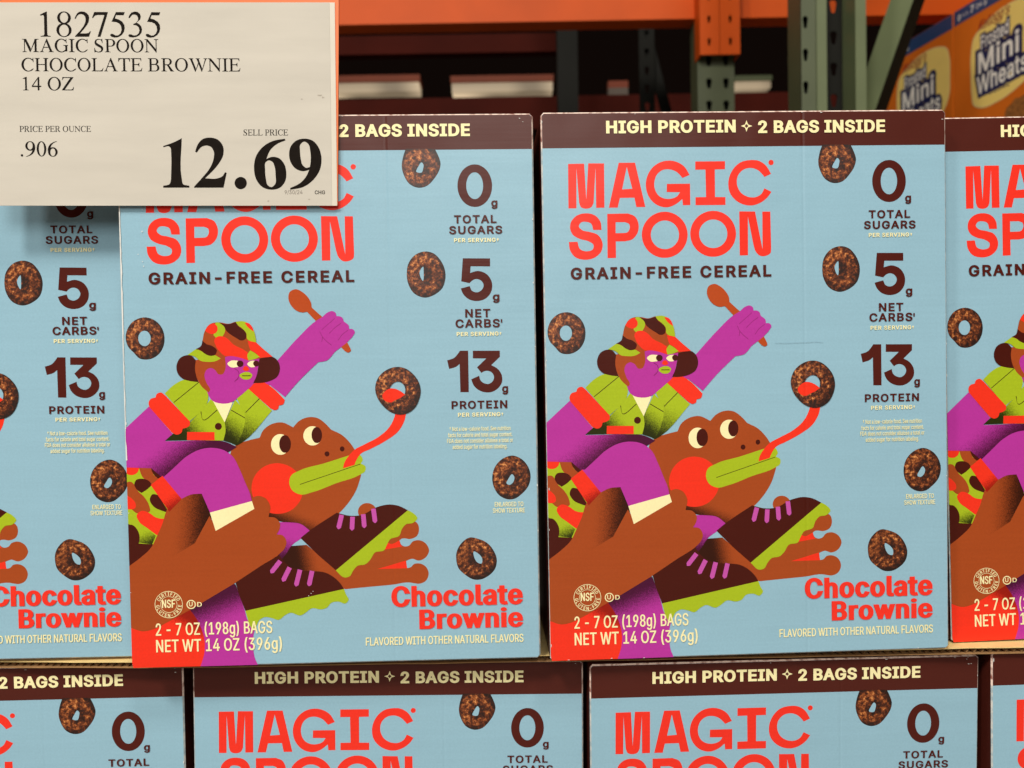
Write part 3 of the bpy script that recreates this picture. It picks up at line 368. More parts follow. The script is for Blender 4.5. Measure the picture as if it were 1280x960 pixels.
# ------------------------------------------------------------------ cereal boxes
BW, BH, BD = .210, 0.28105, .086            # width, height, depth of one carton (m)
HEADER = 18.17                         # header band depth in mm
STEP = 3.5e-6                             # one printed layer above the one below
def sheet(layer):
    y = -.00003-layer*STEP
    return lambda u, v: (u/1000-BW/2, y, BH-v/1000)
ART = [
    ('leg_print', 1, 'brown', 0, ['2193 4853c,2446 4834,2684 4817,2859 4799,2906 4808,2954 4814,3026 4783,3055 4710,3027 4638,2956 4602,2900 4611,2873 4639,2832 4649c,2826 4573c,2885 4553,2956 4573,3028 4541,3063 4470,3029 4395,2958 4361,2895 4375,2859 4414,2815 4423,2783 4409,2760 4359c,2784 4341c,2808 4339,2871 4347,2943 4314,2964 4252,2944 4181,2905 4156c,2690 4205,2404 4417c,2117 4628c,1990 4750c']),
    ('leg_print', 2, 'red', 0, ['2527 4652c,2821 4570c,2835 4650c']),
    ('leg_print', 3, 'red', 0, ['2577 4456c,2641 4380,2665 4393,2762 4358c,2771 4403,2789 4424c']),
    ('leg_print', 4, 'brown', 0, ['2531 4057,2512 4109,2464 4140,2406 4139,2359 4105,2341 4052,2360 4000,2408 3969,2466 3971,2513 4004']),
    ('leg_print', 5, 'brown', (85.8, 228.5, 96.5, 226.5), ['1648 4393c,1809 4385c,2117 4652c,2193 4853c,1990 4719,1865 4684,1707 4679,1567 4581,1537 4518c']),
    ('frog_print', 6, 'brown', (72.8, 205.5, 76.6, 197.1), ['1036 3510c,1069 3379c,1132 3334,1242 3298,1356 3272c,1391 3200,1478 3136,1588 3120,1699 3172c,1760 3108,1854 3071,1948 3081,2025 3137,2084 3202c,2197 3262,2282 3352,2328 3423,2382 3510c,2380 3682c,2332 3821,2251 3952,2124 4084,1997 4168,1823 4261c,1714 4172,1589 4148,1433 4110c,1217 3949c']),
    ('frog_print', 7, 'red', 0, ['1786 3804,1749 3934,1652 4028,1520 4059,1389 4021,1294 3923,1261 3791,1298 3662,1395 3569,1527 3537,1658 3575,1753 3673']),
    ('mouth_print', 8, 'lime', 0, ['1646 3742,1666 3668,1753 3617,2005 3548,2257 3472c,2380 3473,2401 3523,2380 3557c,2426 3586,2423 3636,2365 3674,2128 3754,1875 3844,1765 3865,1680 3824']),
    ('mouth_print', 9, 'ink', 0, ['1755 3763c,1753 3757c,2374 3559c,2376 3565c']),
    ('tongue_print', 10, 'red', 0, ['2197 3603c,2209 3553,2257 3476,2321 3412,2416 3363,2574 3281,2677 3190,2734 3082,2747 3036c,2856 3038c,2836 3123,2772 3231,2637 3329,2478 3411,2383 3456,2343 3509,2314 3571c']),
    ('eye_print_near', 11, 'cream', 0, ['1658 3347,1639 3410,1592 3448,1534 3446,1487 3407,1470 3343,1489 3281,1537 3243,1594 3244,1641 3284']),
    ('eye_print_near', 12, 'cocoa', 0, ['1672 3343,1660 3397,1630 3429,1593 3428,1564 3395,1553 3340,1565 3287,1595 3254,1632 3255,1661 3289']),
    ('eye_print_far', 13, 'cream', 0, ['1988 3265,1969 3323,1922 3358,1863 3357,1817 3319,1800 3261,1819 3203,1866 3168,1924 3169,1971 3206']),
    ('eye_print_far', 14, 'cocoa', 0, ['1991 3257,1980 3306,1953 3336,1920 3335,1894 3304,1884 3255,1895 3206,1922 3176,1955 3177,1981 3208']),
    ('frog_print', 15, 'cocoa', 0, ['2062 3451,2057 3467,2045 3476,2029 3476,2017 3466,2012 3450,2017 3435,2030 3426,2045 3426,2058 3436']),
    ('frog_print', 16, 'cocoa', 0, ['2217 3404,2212 3419,2200 3428,2186 3428,2174 3418,2170 3403,2174 3387,2186 3378,2201 3378,2213 3388']),
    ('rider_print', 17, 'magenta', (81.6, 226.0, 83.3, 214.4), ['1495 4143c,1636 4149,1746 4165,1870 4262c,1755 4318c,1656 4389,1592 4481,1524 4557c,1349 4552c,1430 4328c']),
    ('boot_print_upper', 18, 'cocoa', 0, ['1748 4313c,1823 4253,2124 4058c,2148 4066c,2250 4092,2376 4088,2534 4010,2661 3985,2756 4000,2853 4048c,2104 4656c,1930 4498c']),
    ('boot_print_upper', 19, 'lace', 0, ['2151 4076c,2197 4089c,2164 4216c,2136 4230,2118 4203c']),
    ('boot_print_upper', 20, 'lace', 0, ['2261 4102c,2308 4106c,2300 4228c,2275 4247,2253 4224c']),
    ('boot_print_upper', 21, 'lace', 0, ['2371 4081c,2418 4079c,2426 4201c,2404 4224,2379 4204c']),
    ('boot_print_upper', 22, 'lace', 0, ['2476 4027c,2523 4023c,2537 4152c,2516 4175,2490 4156c']),
    ('boot_print_upper', 23, 'lime', 0, ['2853 4048c,2905 4078,2949 4134,2904 4180,2833 4193,2788 4242,2761 4309,2665 4346,2628 4407,2601 4457,2506 4479,2457 4552,2409 4597,2322 4615,2278 4664,2245 4718,2195 4732,2101 4656c']),
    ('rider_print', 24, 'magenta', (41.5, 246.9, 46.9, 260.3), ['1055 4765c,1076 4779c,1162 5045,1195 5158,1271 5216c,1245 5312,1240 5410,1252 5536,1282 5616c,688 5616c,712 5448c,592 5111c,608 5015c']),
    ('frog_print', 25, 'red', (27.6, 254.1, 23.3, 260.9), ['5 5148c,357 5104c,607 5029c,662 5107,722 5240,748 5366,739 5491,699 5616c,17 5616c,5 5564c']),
    ('boot_print_lower', 26, 'cocoa', 0, ['1072 4747c,1333 4528c,1519 4471c,1583 4563,1724 4644,1865 4657,1991 4675,2084 4729,2147 4794,2181 4850c,1169 5053c,1109 4888c']),
    ('boot_print_lower', 27, 'lace', 0, ['1518 4530c,1555 4560c,1467 4668c,1436 4669,1431 4638c']),
    ('boot_print_lower', 28, 'lace', 0, ['1610 4603c,1652 4626c,1586 4752c,1556 4759,1544 4730c']),
    ('boot_print_lower', 29, 'lace', 0, ['1713 4634c,1759 4647c,1718 4798c,1689 4812,1672 4785c']),
    ('boot_print_lower', 30, 'lace', 0, ['1836 4650c,1882 4661c,1850 4798c,1822 4813,1804 4787c']),
    ('boot_print_lower', 31, 'lime', 0, ['1169 5053c,2181 4850c,2204 4913,2228 4961,2191 5002,2129 4981,2050 4990,2002 5040,1954 5056,1844 5044,1781 5089,1733 5114,1623 5084,1576 5106,1505 5155,1434 5133,1364 5123,1309 5153,1276 5214,1236 5260c,1199 5173c']),
    ('pack_print', 32, 'lime', 0, ['5 3547c,487 3560c,578 3924c,357 4351c,5 4618c']),
    ('pack_print', 33, 'lime', (11.7, 217.0, 8.6, 209.5), ['106 4324c,129 4138c,281 4258c,241 4345c']),
    ('pack_print', 34, 'red', 0, ['5 3551c,133 3556c,115 3603,61 3631,5 3609,5 3605c']),
    ('pack_print', 35, 'brown', 0, ['129 3556c,258 3559c,279 3636,369 3667c,271 3742c,201 3695,161 3649']),
    ('pack_print', 36, 'cocoa', 0, ['250 3558c,500 3564c,369 3644c,320 3672c,279 3632,261 3600']),
    ('pack_print', 37, 'brown', 0, ['5 3714c,5 3706,47 3700,84 3737,109 3789,172 3855,222 3947,228 4005,157 4022,92 4021,41 3981,5 3973,5 3972c']),
    ('pack_print', 38, 'red', 0, ['5 3824c,5 3831,46 3868,84 3917,83 3966,41 3982,5 3974,5 3973c']),
    ('pack_print', 39, 'cocoa', 0, ['78 3724,98 3682,163 3670,227 3694,257 3735c,199 3785,147 3816c,97 3773']),
    ('pack_print', 40, 'cocoa', 0, ['230 3882,257 3832,308 3839,365 3925,424 4027c,350 4002,271 3961']),
    ('pack_print', 41, 'red', 0, ['94 4040,144 3999,221 4022,285 4068,375 4082,414 4068c,347 4195,292 4252c,193 4174,123 4118']),
    ('pack_print', 42, 'cocoa', 0, ['5 4123c,5 4125,54 4144,104 4208,116 4292,106 4333c,280 4347c,174 4514c,5 4617c']),
    ('frog_print', 43, 'brown', (39.4, 207.8, 23.2, 206.4), ['5 4563c,123 4477,234 4373,290 4265,348 4144,402 3990,534 3858c,651 3816,770 3812c,854 4053c,812 4259,687 4373c,289 4588c,5 4702c']),
    ('rider_print', 44, 'magenta', (26.9, 178.1, 17.5, 165.6), ['5 3153c,247 2934c,480 3219c,401 3291c,646 3291,879 3288,1008 3308,1124 3362c,1032 3418c,746 3508c,369 3669c,255 3564c,5 3551c']),
    ('rider_print', 45, 'magenta', 0, ['369 3664c,487 3560,618 3447,748 3383,865 3367,994 3395,1077 3458,1147 3595,1203 3739,1247 3850,1263 3924c,835 4031c,756 3835c,650 3841,546 3885c,363 3643c']),
    ('pack_print', 46, 'red', (24.0, 199.0, 20.2, 192.4), ['243 3736c,364 3644c,553 3885c,424 4014c']),
    ('frog_print', 47, 'brown', 0, ['5 4563c,123 4486c,289 4573c,674 4341c,829 4066c,866 4131c,1271 3961c,1263 3889c,1324 3869,1402 3896,1447 3978,1428 4088c,1497 4099,1544 4162,1532 4227,1505 4269c,1566 4280,1605 4346,1584 4417,1547 4457,1336 4592c,1055 4772c,607 5029c,356 5160,245 5214,120 5238,5 5200c']),
    ('cuff_print', 48, 'cream', 0, ['834 4031c,1263 3921c,1286 4001c,888 4220c']),
    ('spoon_print', 49, 'spoon', 0, ['1759 1763,1821 1791,1875 1842,1909 1904,1914 1950c,2295 2366,2304 2397,2278 2416,2243 2401c,1865 1993c,1818 2000,1756 1978,1703 1921,1680 1850,1697 1789']),
    ('rider_print', 50, 'magenta', 0, ['1310 2719c,1570 2470c,1784 2242,1962 2083,2013 2054,2076 2003,2119 1990,2158 2012,2163 2043c,2194 2044,2224 2059,2237 2098c,2262 2116,2286 2138,2290 2175c,2326 2177,2348 2207,2331 2241,2260 2317c,2141 2406c,2057 2493,1968 2510c,1766 2701,1624 2860c,1473 2734c']),
    ('rider_print', 51, 'plum', 0, ['2013 2181c,2076 2128,2147 2068c,2144 2064c,2073 2124,2010 2177c']),
    ('rider_print', 52, 'plum', 0, ['2087 2221c,2146 2164,2213 2116c,2210 2111c,2143 2160,2083 2217c']),
    ('rider_print', 53, 'plum', 0, ['2176 2292c,2224 2231,2279 2190c,2276 2186c,2220 2227,2172 2289c']),
    ('rider_print', 54, 'plum', 0, ['1989 2199c,2016 2254,2055 2298,2105 2341c,2109 2337c,2059 2294,2020 2251,1994 2197c']),
    ('rider_print', 55, 'plum', 0, ['2015 2252c,2007 2302c,2012 2303c,2021 2253c']),
    ('jacket_print', 56, 'lime', (57.2, 164.3, 64.3, 149.6), ['1132 2860c,1256 2770c,1489 2996c,1177 3318,1122 3349c,1213 3068c,1169 2944c']),
    ('jacket_print', 57, 'ink', 0, ['1223 3015c,1217 3010c,1362 2868c,1368 2874c']),
    ('jacket_print', 58, 'red', 0, ['1253 2769c,1315 2716,1406 2705,1483 2751,1621 2889c,1604 2934,1559 2946c,1552 2978,1519 2993,1474 2974c']),
    ('jacket_print', 59, 'lime', (31.1, 161.7, 40.2, 155.5), ['401 3285c,480 3219,649 3107c,767 2994,873 2868c,911 2894c,1007 3108c,1014 3192,989 3295c,621 3284c']),
    ('jacket_print', 60, 'lime', (50.5, 160.9, 57.7, 152.0), ['1007 3108c,1118 2879c,1176 2951,1213 3061,1189 3202,1124 3349c,1060 3320,989 3295c,1014 3192']),
    ('jacket_print', 61, 'red', 0, ['626 3200c,902 3206c,901 3290c,621 3284c']),
    ('jacket_print', 62, 'lime', 0, ['410 2804c,501 2721,592 2672,695 2665,791 2718,845 2803,836 2905,767 2994,650 3094c']),
    ('jacket_print', 63, 'ink', 0, ['757 2690c,762 2696c,501 2901c,496 2895c']),
    ('jacket_print', 64, 'ink', 0, ['766 2995c,787 3082,938 2984c,934 2977c,786 3074,774 2993c']),
    ('jacket_print', 65, 'ink', 0, ['1073 2987c,1077 2980c,1215 3064c,1211 3071c']),
    ('jacket_print', 66, 'cocoa', 0, ['977 3150,970 3171,952 3184,931 3183,913 3170,907 3149,914 3128,932 3115,953 3115,971 3129']),
    ('jacket_print', 67, 'red', 0, ['316 2843c,330 2808,371 2793,412 2822c,656 3092c,652 3135,623 3155,581 3166c,568 3206,525 3226,474 3206c,253 2942c,245 2899,267 2858']),
    ('jacket_print', 68, 'cream', 0, ['896 2891c,1092 2908c,1007 3108c']),
    ('rider_print', 69, 'magenta', 0, ['755 2501c,991 2424c,1375 2458c,1360 2548,1331 2665,1299 2729,1239 2784,1110 2890c,1056 2913,983 2917,902 2894,873 2871c,845 2817,823 2718,789 2609']),
    ('hair_print', 70, 'brown', 0, ['724 2469c,1027 2438c,1027 2569,997 2618,956 2617,925 2576,880 2552,839 2570,816 2619,833 2700,868 2781,851 2803c,778 2730,739 2653,720 2554']),
    ('hat_print', 71, 'cocoa', 0, ['648 2418,575 2446,535 2532,550 2609,599 2659,662 2680,753 2694c,736 2644,722 2554,733 2472c,693 2428']),
    ('hat_print', 72, 'cocoa', 0, ['1375 2463c,1443 2451,1507 2448,1561 2493,1580 2570,1550 2651,1476 2694,1385 2712,1306 2711c,1341 2638,1362 2548']),
    ('hat_print', 73, 'brown', 0, ['803 2277c,832 2170,878 2110,960 2088,996 2091,1068 2105,1141 2086,1213 2081,1276 2106,1321 2170,1342 2251,1346 2316c,1426 2376,1507 2445c,1443 2451,1371 2464c,1262 2482c,1171 2450,1063 2435,990 2460c,936 2486,845 2489,773 2474,720 2433,657 2414c,739 2357,792 2322']),
    ('hat_print', 74, 'lime', 0, ['648 2415c,737 2357c,784 2376,846 2417,928 2423,983 2457c,931 2483,845 2489,773 2474,729 2437,688 2421']),
    ('hat_print', 75, 'cocoa', 0, ['803 2274c,848 2310,902 2329,947 2372,928 2419,882 2429,828 2408,775 2368,733 2359c,789 2324']),
    ('hat_print', 76, 'lime', 0, ['942 2090c,982 2091,1018 2120,1036 2165,1021 2210,1006 2234c,939 2244c,917 2221c,923 2145']),
    ('hat_print', 77, 'red', 0, ['832 2170c,878 2113,924 2097c,955 2128,959 2168,936 2199,899 2207,850 2189c']),
    ('hat_print', 78, 'red', 0, ['926 2262,949 2237,1007 2232,1048 2250,1119 2319,1209 2366,1256 2398c,1263 2481c,1171 2450,1099 2435,1027 2431,973 2384,938 2329']),
    ('hat_print', 79, 'cocoa', 0, ['974 2090c,1032 2107,1077 2107,1145 2087c,1176 2136,1221 2168,1248 2214,1238 2263,1192 2277,1147 2252,1085 2211,1049 2179,1022 2129']),
    ('hat_print', 80, 'lime', 0, ['1144 2086c,1213 2080,1276 2106,1321 2170,1338 2238,1346 2301c,1292 2288,1256 2263,1248 2205,1203 2150,1163 2118']),
    ('hat_print', 81, 'red', 0, ['1233 2095c,1274 2103,1310 2143,1325 2190c,1286 2162,1259 2135']),
    ('hat_print', 82, 'red', 0, ['1260 2278c,1344 2298c,1426 2376,1507 2446c,1434 2452,1380 2455c,1335 2404,1286 2376c,1273 2340']),
    ('hat_print', 83, 'lime', 0, ['1283 2379c,1326 2404,1377 2447c,1316 2471,1263 2482c,1253 2425']),
    ('face_print', 84, 'cream', 0, ['1157 2482c,1085 2482,1050 2511,1079 2545,1156 2547c']),
    ('face_print', 85, 'cocoa', 0, ['1212 2514,1205 2533,1188 2545,1167 2545,1150 2532,1143 2513,1150 2493,1168 2481,1189 2482,1206 2494']),
    ('face_print', 86, 'cream', 0, ['1330 2485c,1289 2486,1250 2517,1281 2549,1324 2550c']),
    ('face_print', 87, 'cocoa', 0, ['1372 2514,1366 2532,1350 2543,1331 2542,1316 2531,1310 2513,1316 2495,1332 2484,1351 2485,1366 2496']),
    ('face_print', 88, 'red', 0, ['1202 2572c,1224 2538,1250 2542,1271 2572c,1251 2587,1224 2587']),
    ('face_print', 89, 'lime', 0, ['1167 2630,1196 2608,1278 2607,1298 2628,1279 2664,1200 2668']),
    ('face_print', 90, 'ink', 0, ['1196 2640c,1196 2632c,1282 2633c,1282 2642c']),
    ('face_print', 91, 'plum', 0, ['1118 2564c,1150 2587,1162 2625,1149 2659,1115 2690c,1120 2695c,1155 2663,1169 2625,1156 2583,1122 2559c']),
    ('cereal_ring_print_a', 1, 'ring', 0, ['230 2028,299 2044,364 2090,410 2168,422 2245,407 2329,358 2405,292 2446,231 2457,166 2444,107 2383,54 2322,32 2233,58 2132,119 2062', '283 2243,270 2289,238 2317,200 2316,169 2287,158 2241,170 2195,202 2167,241 2167,272 2197']),
    ('cereal_ring_print_b', 1, 'ring', 0, ['2901 351c,3196 354c,3232 430,3252 502,3236 574,3193 645,3093 736,3025 747,2936 711,2880 626,2857 539,2871 437', '3061 490,3077 510,3074 551,3058 592,3003 584,3022 536']),
    ('cereal_ring_print_c', 1, 'ring', 0, ['3094 1395,3167 1417,3240 1496,3279 1593,3281 1671,3250 1767,3176 1832,3065 1866,2961 1823,2901 1725,2887 1617,2909 1509,2990 1420', '3056 1549,3060 1596,3049 1695,3024 1649,3018 1601']),
    ('cereal_ring_print_d', 91.5, 'ring', 0, ['2776 2570,2854 2587,2938 2651,2992 2735,3008 2818,2988 2916,2945 2993,2871 3046,2787 3060,2692 3029,2614 2960,2563 2881,2543 2783,2575 2680,2655 2604', '2772 2720,2816 2734,2846 2778,2844 2846,2794 2889,2731 2890,2694 2848,2700 2770']),
    ('cereal_ring_print_e', 1, 'ring', 0, ['3944 3504,4032 3541,4095 3613,4124 3708,4102 3818,4021 3910,3965 3948,3901 3958,3805 3920,3742 3825,3727 3730,3760 3613,3840 3533', '3935 3696,3955 3724,3934 3790,3906 3807,3874 3792,3895 3742']),
    ('cereal_ring_print_f', 1, 'ring', 0, ['3489 4344,3570 4360,3656 4399,3730 4487,3761 4579,3741 4677,3679 4743,3591 4784,3523 4784,3430 4730,3363 4660,3342 4574,3345 4500,3396 4404', '3525 4490,3569 4513,3610 4569,3602 4618,3568 4611,3531 4561']),
    ('tongue_print', 92, 'red', 0, ['2614 2862,2645 2818,2695 2791,2747 2795,2800 2819,2847 2855c,2799 2889,2746 2911,2699 2934,2651 2922,2625 2898']),
    ('brand_lettering', 1, 'title', 0, ['273 523c,437 521c,453 889c,479 519c,641 521c,638 970c,553 971c,553 562c,528 919c,505 961,451 978,398 962,379 917c,357 564c,351 973c,269 973c']),
    ('brand_lettering', 1, 'title', 0, ['791 516c,959 517c,1058 968c,965 968c,947 872c,798 873c,774 971c,683 971c', '873 559c,926 781c,822 787c']),
    ('brand_lettering', 1, 'title', 0, ['1519 647c,1464 560,1392 515,1302 499,1194 526,1102 614,1066 734,1090 854,1169 944,1286 974,1368 946,1440 892c,1446 955c,1522 954c,1522 736c,1283 736c,1280 819c,1417 822c,1387 862,1333 885,1270 887,1198 855,1158 784,1155 713,1188 633,1247 593,1310 588,1382 613,1446 677c']),
    ('brand_lettering', 1, 'title', 0, ['1579 511c,1887 511c,1886 593c,1780 594c,1779 875c,1887 877c,1886 957c,1576 956c,1577 875c,1686 874c,1683 594c,1578 595c']),
    ('brand_lettering', 1, 'title', 0, ['2363 645c,2307 555,2235 510,2148 502,2044 526,1961 605,1919 721,1935 837,2002 918,2093 960,2166 965,2257 935,2330 877,2365 828c,2293 792c,2258 850,2203 880,2130 879,2049 834,2007 740,2024 651,2079 598,2147 582,2224 604,2269 644,2295 676c']),
    ('brand_lettering', 1, 'title', 0, ['2392 529,2386 546,2373 555,2356 555,2342 545,2337 529,2343 513,2356 503,2373 503,2387 513']),
    ('brand_lettering', 1, 'title', 0, ['604 1196c,595 1115,540 1048,448 1025,355 1046,293 1111,283 1182,311 1243,382 1285,474 1312,519 1348,513 1389,441 1411,380 1387,356 1313c,267 1314c,277 1395,327 1467,429 1497,532 1475,600 1410,612 1329,567 1247,485 1215,404 1194,372 1158,395 1118,446 1111,497 1129,519 1195c']),
    ('brand_lettering', 1, 'title', 0, ['665 1033c,879 1032c,950 1064,985 1140,973 1232,916 1297,843 1315c,749 1315c,748 1483c,661 1484c', '750 1119c,846 1120c,887 1139,892 1190,865 1225,834 1230c,748 1231c']),
    ('brand_lettering', 1, 'title', 0, ['1490 1257,1465 1359,1398 1440,1303 1484,1197 1483,1103 1436,1039 1353,1017 1251,1042 1149,1109 1068,1204 1024,1309 1025,1403 1072,1468 1154', '1401 1256,1386 1319,1344 1369,1286 1397,1221 1396,1163 1367,1123 1315,1110 1252,1125 1189,1166 1139,1225 1111,1290 1112,1348 1141,1387 1192']),
    ('brand_lettering', 1, 'title', 0, ['1992 1253,1967 1355,1900 1436,1804 1480,1698 1479,1604 1432,1539 1349,1517 1247,1542 1146,1609 1065,1704 1021,1810 1022,1905 1068,1969 1151', '1901 1252,1886 1316,1845 1366,1786 1393,1721 1392,1662 1363,1623 1312,1609 1248,1624 1185,1666 1135,1724 1107,1790 1108,1848 1137,1888 1189']),
    ('brand_lettering', 1, 'title', 0, ['2028 1024c,2192 1028c,2266 1415c,2268 1029c,2351 1030c,2356 1404c,2348 1455,2301 1483,2239 1482,2197 1443,2172 1371c,2117 1078c,2114 1475c,2028 1476c']),
    ('sugar_lettering', 1, 'maroon', 0, ['3774 733,3756 827,3706 902,3635 943,3556 942,3485 900,3437 824,3420 729,3439 636,3488 561,3559 520,3638 520,3709 563,3757 639', '3682 732,3673 791,3649 839,3614 865,3576 864,3541 837,3518 790,3510 730,3519 671,3543 624,3578 598,3616 598,3651 625,3674 673']),
    ('carb_lettering', 1, 'maroon', 0, ['3462 1469c,3741 1473c,3741 1555c,3541 1552c,3535 1619c,3615 1600,3706 1635,3757 1725,3747 1815,3693 1881,3601 1908,3510 1884,3459 1833,3436 1777c,3528 1753c,3550 1801,3602 1818,3653 1791,3671 1747,3648 1701,3597 1682,3551 1700,3528 1724c,3442 1704c']),
    ('protein_lettering', 1, 'maroon', 0, ['3416 2414c,3501 2415c,3501 2842c,3414 2840c,3411 2550c,3379 2576,3303 2600c,3284 2511c,3356 2486,3396 2444']),
    ('protein_lettering', 1, 'maroon', 0, ['3549 2416c,3827 2420c,3826 2483c,3736 2567c,3799 2604,3842 2671,3842 2749,3798 2810,3734 2844,3654 2843,3591 2814,3548 2766,3528 2709c,3610 2674c,3623 2721,3663 2753,3703 2760,3742 2739,3763 2693,3739 2642,3696 2625,3656 2632,3634 2647c,3589 2588c,3685 2498c,3548 2495c']),
    ('header_lettering', 1, 'cream', 0, ['2115 96c,2130 139c,2174 155c,2130 170c,2113 213c,2098 170c,2055 154c,2099 139c', '2114 134c,2093 155c,2114 175c,2135 155c']),
    ('seal_print', 92, 'cream', 0, ['536 4972,529 5015,508 5054,476 5084,436 5103,392 5108,348 5100,309 5079,278 5047,258 5007,252 4964,260 4921,281 4883,313 4853,353 4834,397 4828,440 4837,480 4858,511 4889,530 4929', '531 4972,524 5014,504 5050,473 5079,434 5097,392 5102,350 5095,312 5074,282 5044,264 5006,258 4964,265 4923,285 4886,316 4857,354 4839,396 4834,439 4842,476 4862,506 4893,525 4931']),
    ('seal_print', 92, 'cream', 0, ['480 4971,473 5003,454 5030,426 5047,393 5053,360 5045,333 5026,315 4998,309 4966,316 4933,335 4907,363 4889,396 4884,428 4891,456 4910,474 4938', '476 4971,469 5001,451 5027,424 5043,393 5048,362 5041,336 5023,318 4997,313 4966,320 4935,338 4910,364 4893,396 4888,427 4895,453 4913,470 4940']),
    ('seal_print', 92, 'cream', 0, ['668 4974,664 4992,654 5007,638 5016,620 5019,602 5015,587 5005,577 4989,574 4971,578 4953,588 4938,604 4928,622 4925,640 4929,655 4940,665 4955', '658 4973,655 4988,647 4999,635 5007,620 5010,606 5006,594 4998,586 4985,584 4971,587 4957,595 4945,607 4937,621 4935,636 4938,648 4947,656 4959'])]
TEXTS = [
    ('header_lettering', 'cream', 'HIGH PROTEIN', 33.34, 99.99, 11.01, 6.41, 40, 28),
    ('header_lettering', 'cream', '2 BAGS INSIDE', 111.56, 177.85, 11.49, 6.37, 40, 28),
    ('subtitle_lettering', 'maroon', 'GRAIN-FREE CEREAL', 13.98, 117.65, 84.8, 5.97, 32, 24),
    ('sugar_lettering', 'maroon', 'TOTAL', 168.9, 190.69, 55.59, 4.04, 26, 18),
    ('sugar_lettering', 'maroon', 'SUGARS', 166.33, 193.52, 61.07, 4.04, 26, 18),
    ('sugar_lettering', 'cream', 'PER SERVING', 168.82, 190.07, 65.27, 2.02, 26, 18),
    ('sugar_lettering', 'cream', '†', 190.62, 191.67, 65.43, 2.02, 26, 18),
    ('sugar_lettering', 'maroon', 'g', 188.09, 191.26, 47.35, 4.2, 30, 20),
    ('carb_lettering', 'maroon', 'NET', 173.85, 186.74, 103.68, 4.22, 26, 18),
    ('carb_lettering', 'maroon', 'CARBS', 168.78, 191.52, 108.9, 4.23, 26, 18),
    ('carb_lettering', 'maroon', "'", 191.99, 192.79, 109.11, 4.23, 26, 18),
    ('carb_lettering', 'cream', 'PER SERVING', 169.33, 190.81, 113.21, 2.03, 26, 18),
    ('carb_lettering', 'cream', '†', 191.32, 192.25, 113.41, 2.03, 26, 18),
    ('carb_lettering', 'maroon', 'g', 188.07, 191.54, 95.3, 4.22, 30, 20),
    ('protein_lettering', 'maroon', 'PROTEIN', 166.05, 194.7, 150.56, 4.04, 26, 18),
    ('protein_lettering', 'cream', 'PER SERVING', 169.27, 191.1, 154.66, 2.04, 26, 18),
    ('protein_lettering', 'cream', '†', 191.61, 192.55, 154.87, 2.04, 26, 18),
    ('protein_lettering', 'maroon', 'g', 192.17, 195.23, 142.44, 4.25, 30, 20),
    ('disclaimer_lettering', 'cream', '† Not a low-calorie food. See nutrition', 164.85, 196.15, 161.96, 2.17, 14, 6),
    ('disclaimer_lettering', 'cream', 'facts for calorie and total sugar content.', 163.98, 197.06, 165.13, 2.17, 14, 6),
    ('disclaimer_lettering', 'cream', 'FDA does not consider allulose a total or', 163.45, 197.38, 168.13, 2.17, 14, 6),
    ('disclaimer_lettering', 'cream', 'added sugar for nutrition labeling.', 166.25, 194.38, 171.26, 2.17, 14, 6),
    ('enlarged_lettering', 'cream', 'ENLARGED TO', 187.44, 202.23, 201.45, 2.35, 14, 6),
    ('enlarged_lettering', 'cream', 'SHOW TEXTURE', 186.39, 202.89, 204.67, 2.35, 14, 6),
    ('flavour_lettering', 'title', 'Chocolate', 133.31, 201.42, 252.45, 10.77, 46, 20),
    ('flavour_lettering', 'title', 'Brownie', 147.47, 201.34, 264.3, 10.2, 46, 18),
    ('flavour_lettering', 'cream', 'FLAVORED WITH OTHER NATURAL FLAVORS', 119.73, 201.25, 272.21, 4.21, 20, 6),
    ('weight_lettering', 'cream', '2 - 7 OZ (198g) BAGS', 12.74, 72.07, 264.37, 6.33, 20, 6),
    ('weight_lettering', 'cream', 'NET WT 14 OZ (396g)', 12.72, 76.77, 272.97, 6.42, 20, 6),
    ('seal_print', 'cream', 'NSF', 16.22, 22.93, 250.09, 4.24, 34, 10),
    ('seal_print', 'cream', 'U', 29.99, 31.82, 249.56, 2.33, 16, 10),
    ('seal_print', 'cream', 'D', 34.14, 36.47, 249.82, 2.33, 16, 10)]
SEAL = (19.71, 248.41, 4.57)
TRACK = {'subtitle_lettering': 70, 'sugar_lettering': 45, 'carb_lettering': 45, 'protein_lettering': 45, 'header_lettering': 4, 'flavour_lettering': -8}
# print part: (object name, parent part)
PARTS = {'header_lettering': ('header_lettering', 'header_band'), 'brand_lettering': ('title_lettering', None), 'subtitle_lettering': ('subtitle_lettering', None),
         'sugar_lettering': ('nutrition_lettering', None), 'carb_lettering': ('nutrition_lettering', None), 'protein_lettering': ('nutrition_lettering', None),
         'disclaimer_lettering': ('footnote_lettering', None), 'enlarged_lettering': ('caption_lettering', None), 'flavour_lettering': ('flavour_lettering', None),
         'weight_lettering': ('weight_lettering', None), 'seal_print': ('certification_seal', None),
         'rider_print': ('printed_rider', None), 'hat_print': ('hat', 'rider_print'), 'hair_print': ('hair', 'rider_print'), 'face_print': ('face', 'rider_print'),
         'jacket_print': ('jacket', 'rider_print'), 'spoon_print': ('spoon', 'rider_print'), 'cuff_print': ('sock', 'rider_print'), 'pack_print': ('patterned_pack', 'rider_print'),
         'frog_print': ('printed_frog', None), 'mouth_print': ('mouth', 'frog_print'), 'eye_print_near': ('eye', 'frog_print'), 'eye_print_far': ('eye', 'frog_print'),
         'tongue_print': ('tongue', 'frog_print'), 'leg_print': ('hind_leg', 'frog_print'), 'boot_print_upper': ('printed_boot', None), 'boot_print_lower': ('printed_boot', None)}
for k in 'abcdef': PARTS['cereal_ring_print_'+k] = ('printed_cereal_ring', None)
TOP = max(a[1] for a in ART)+2
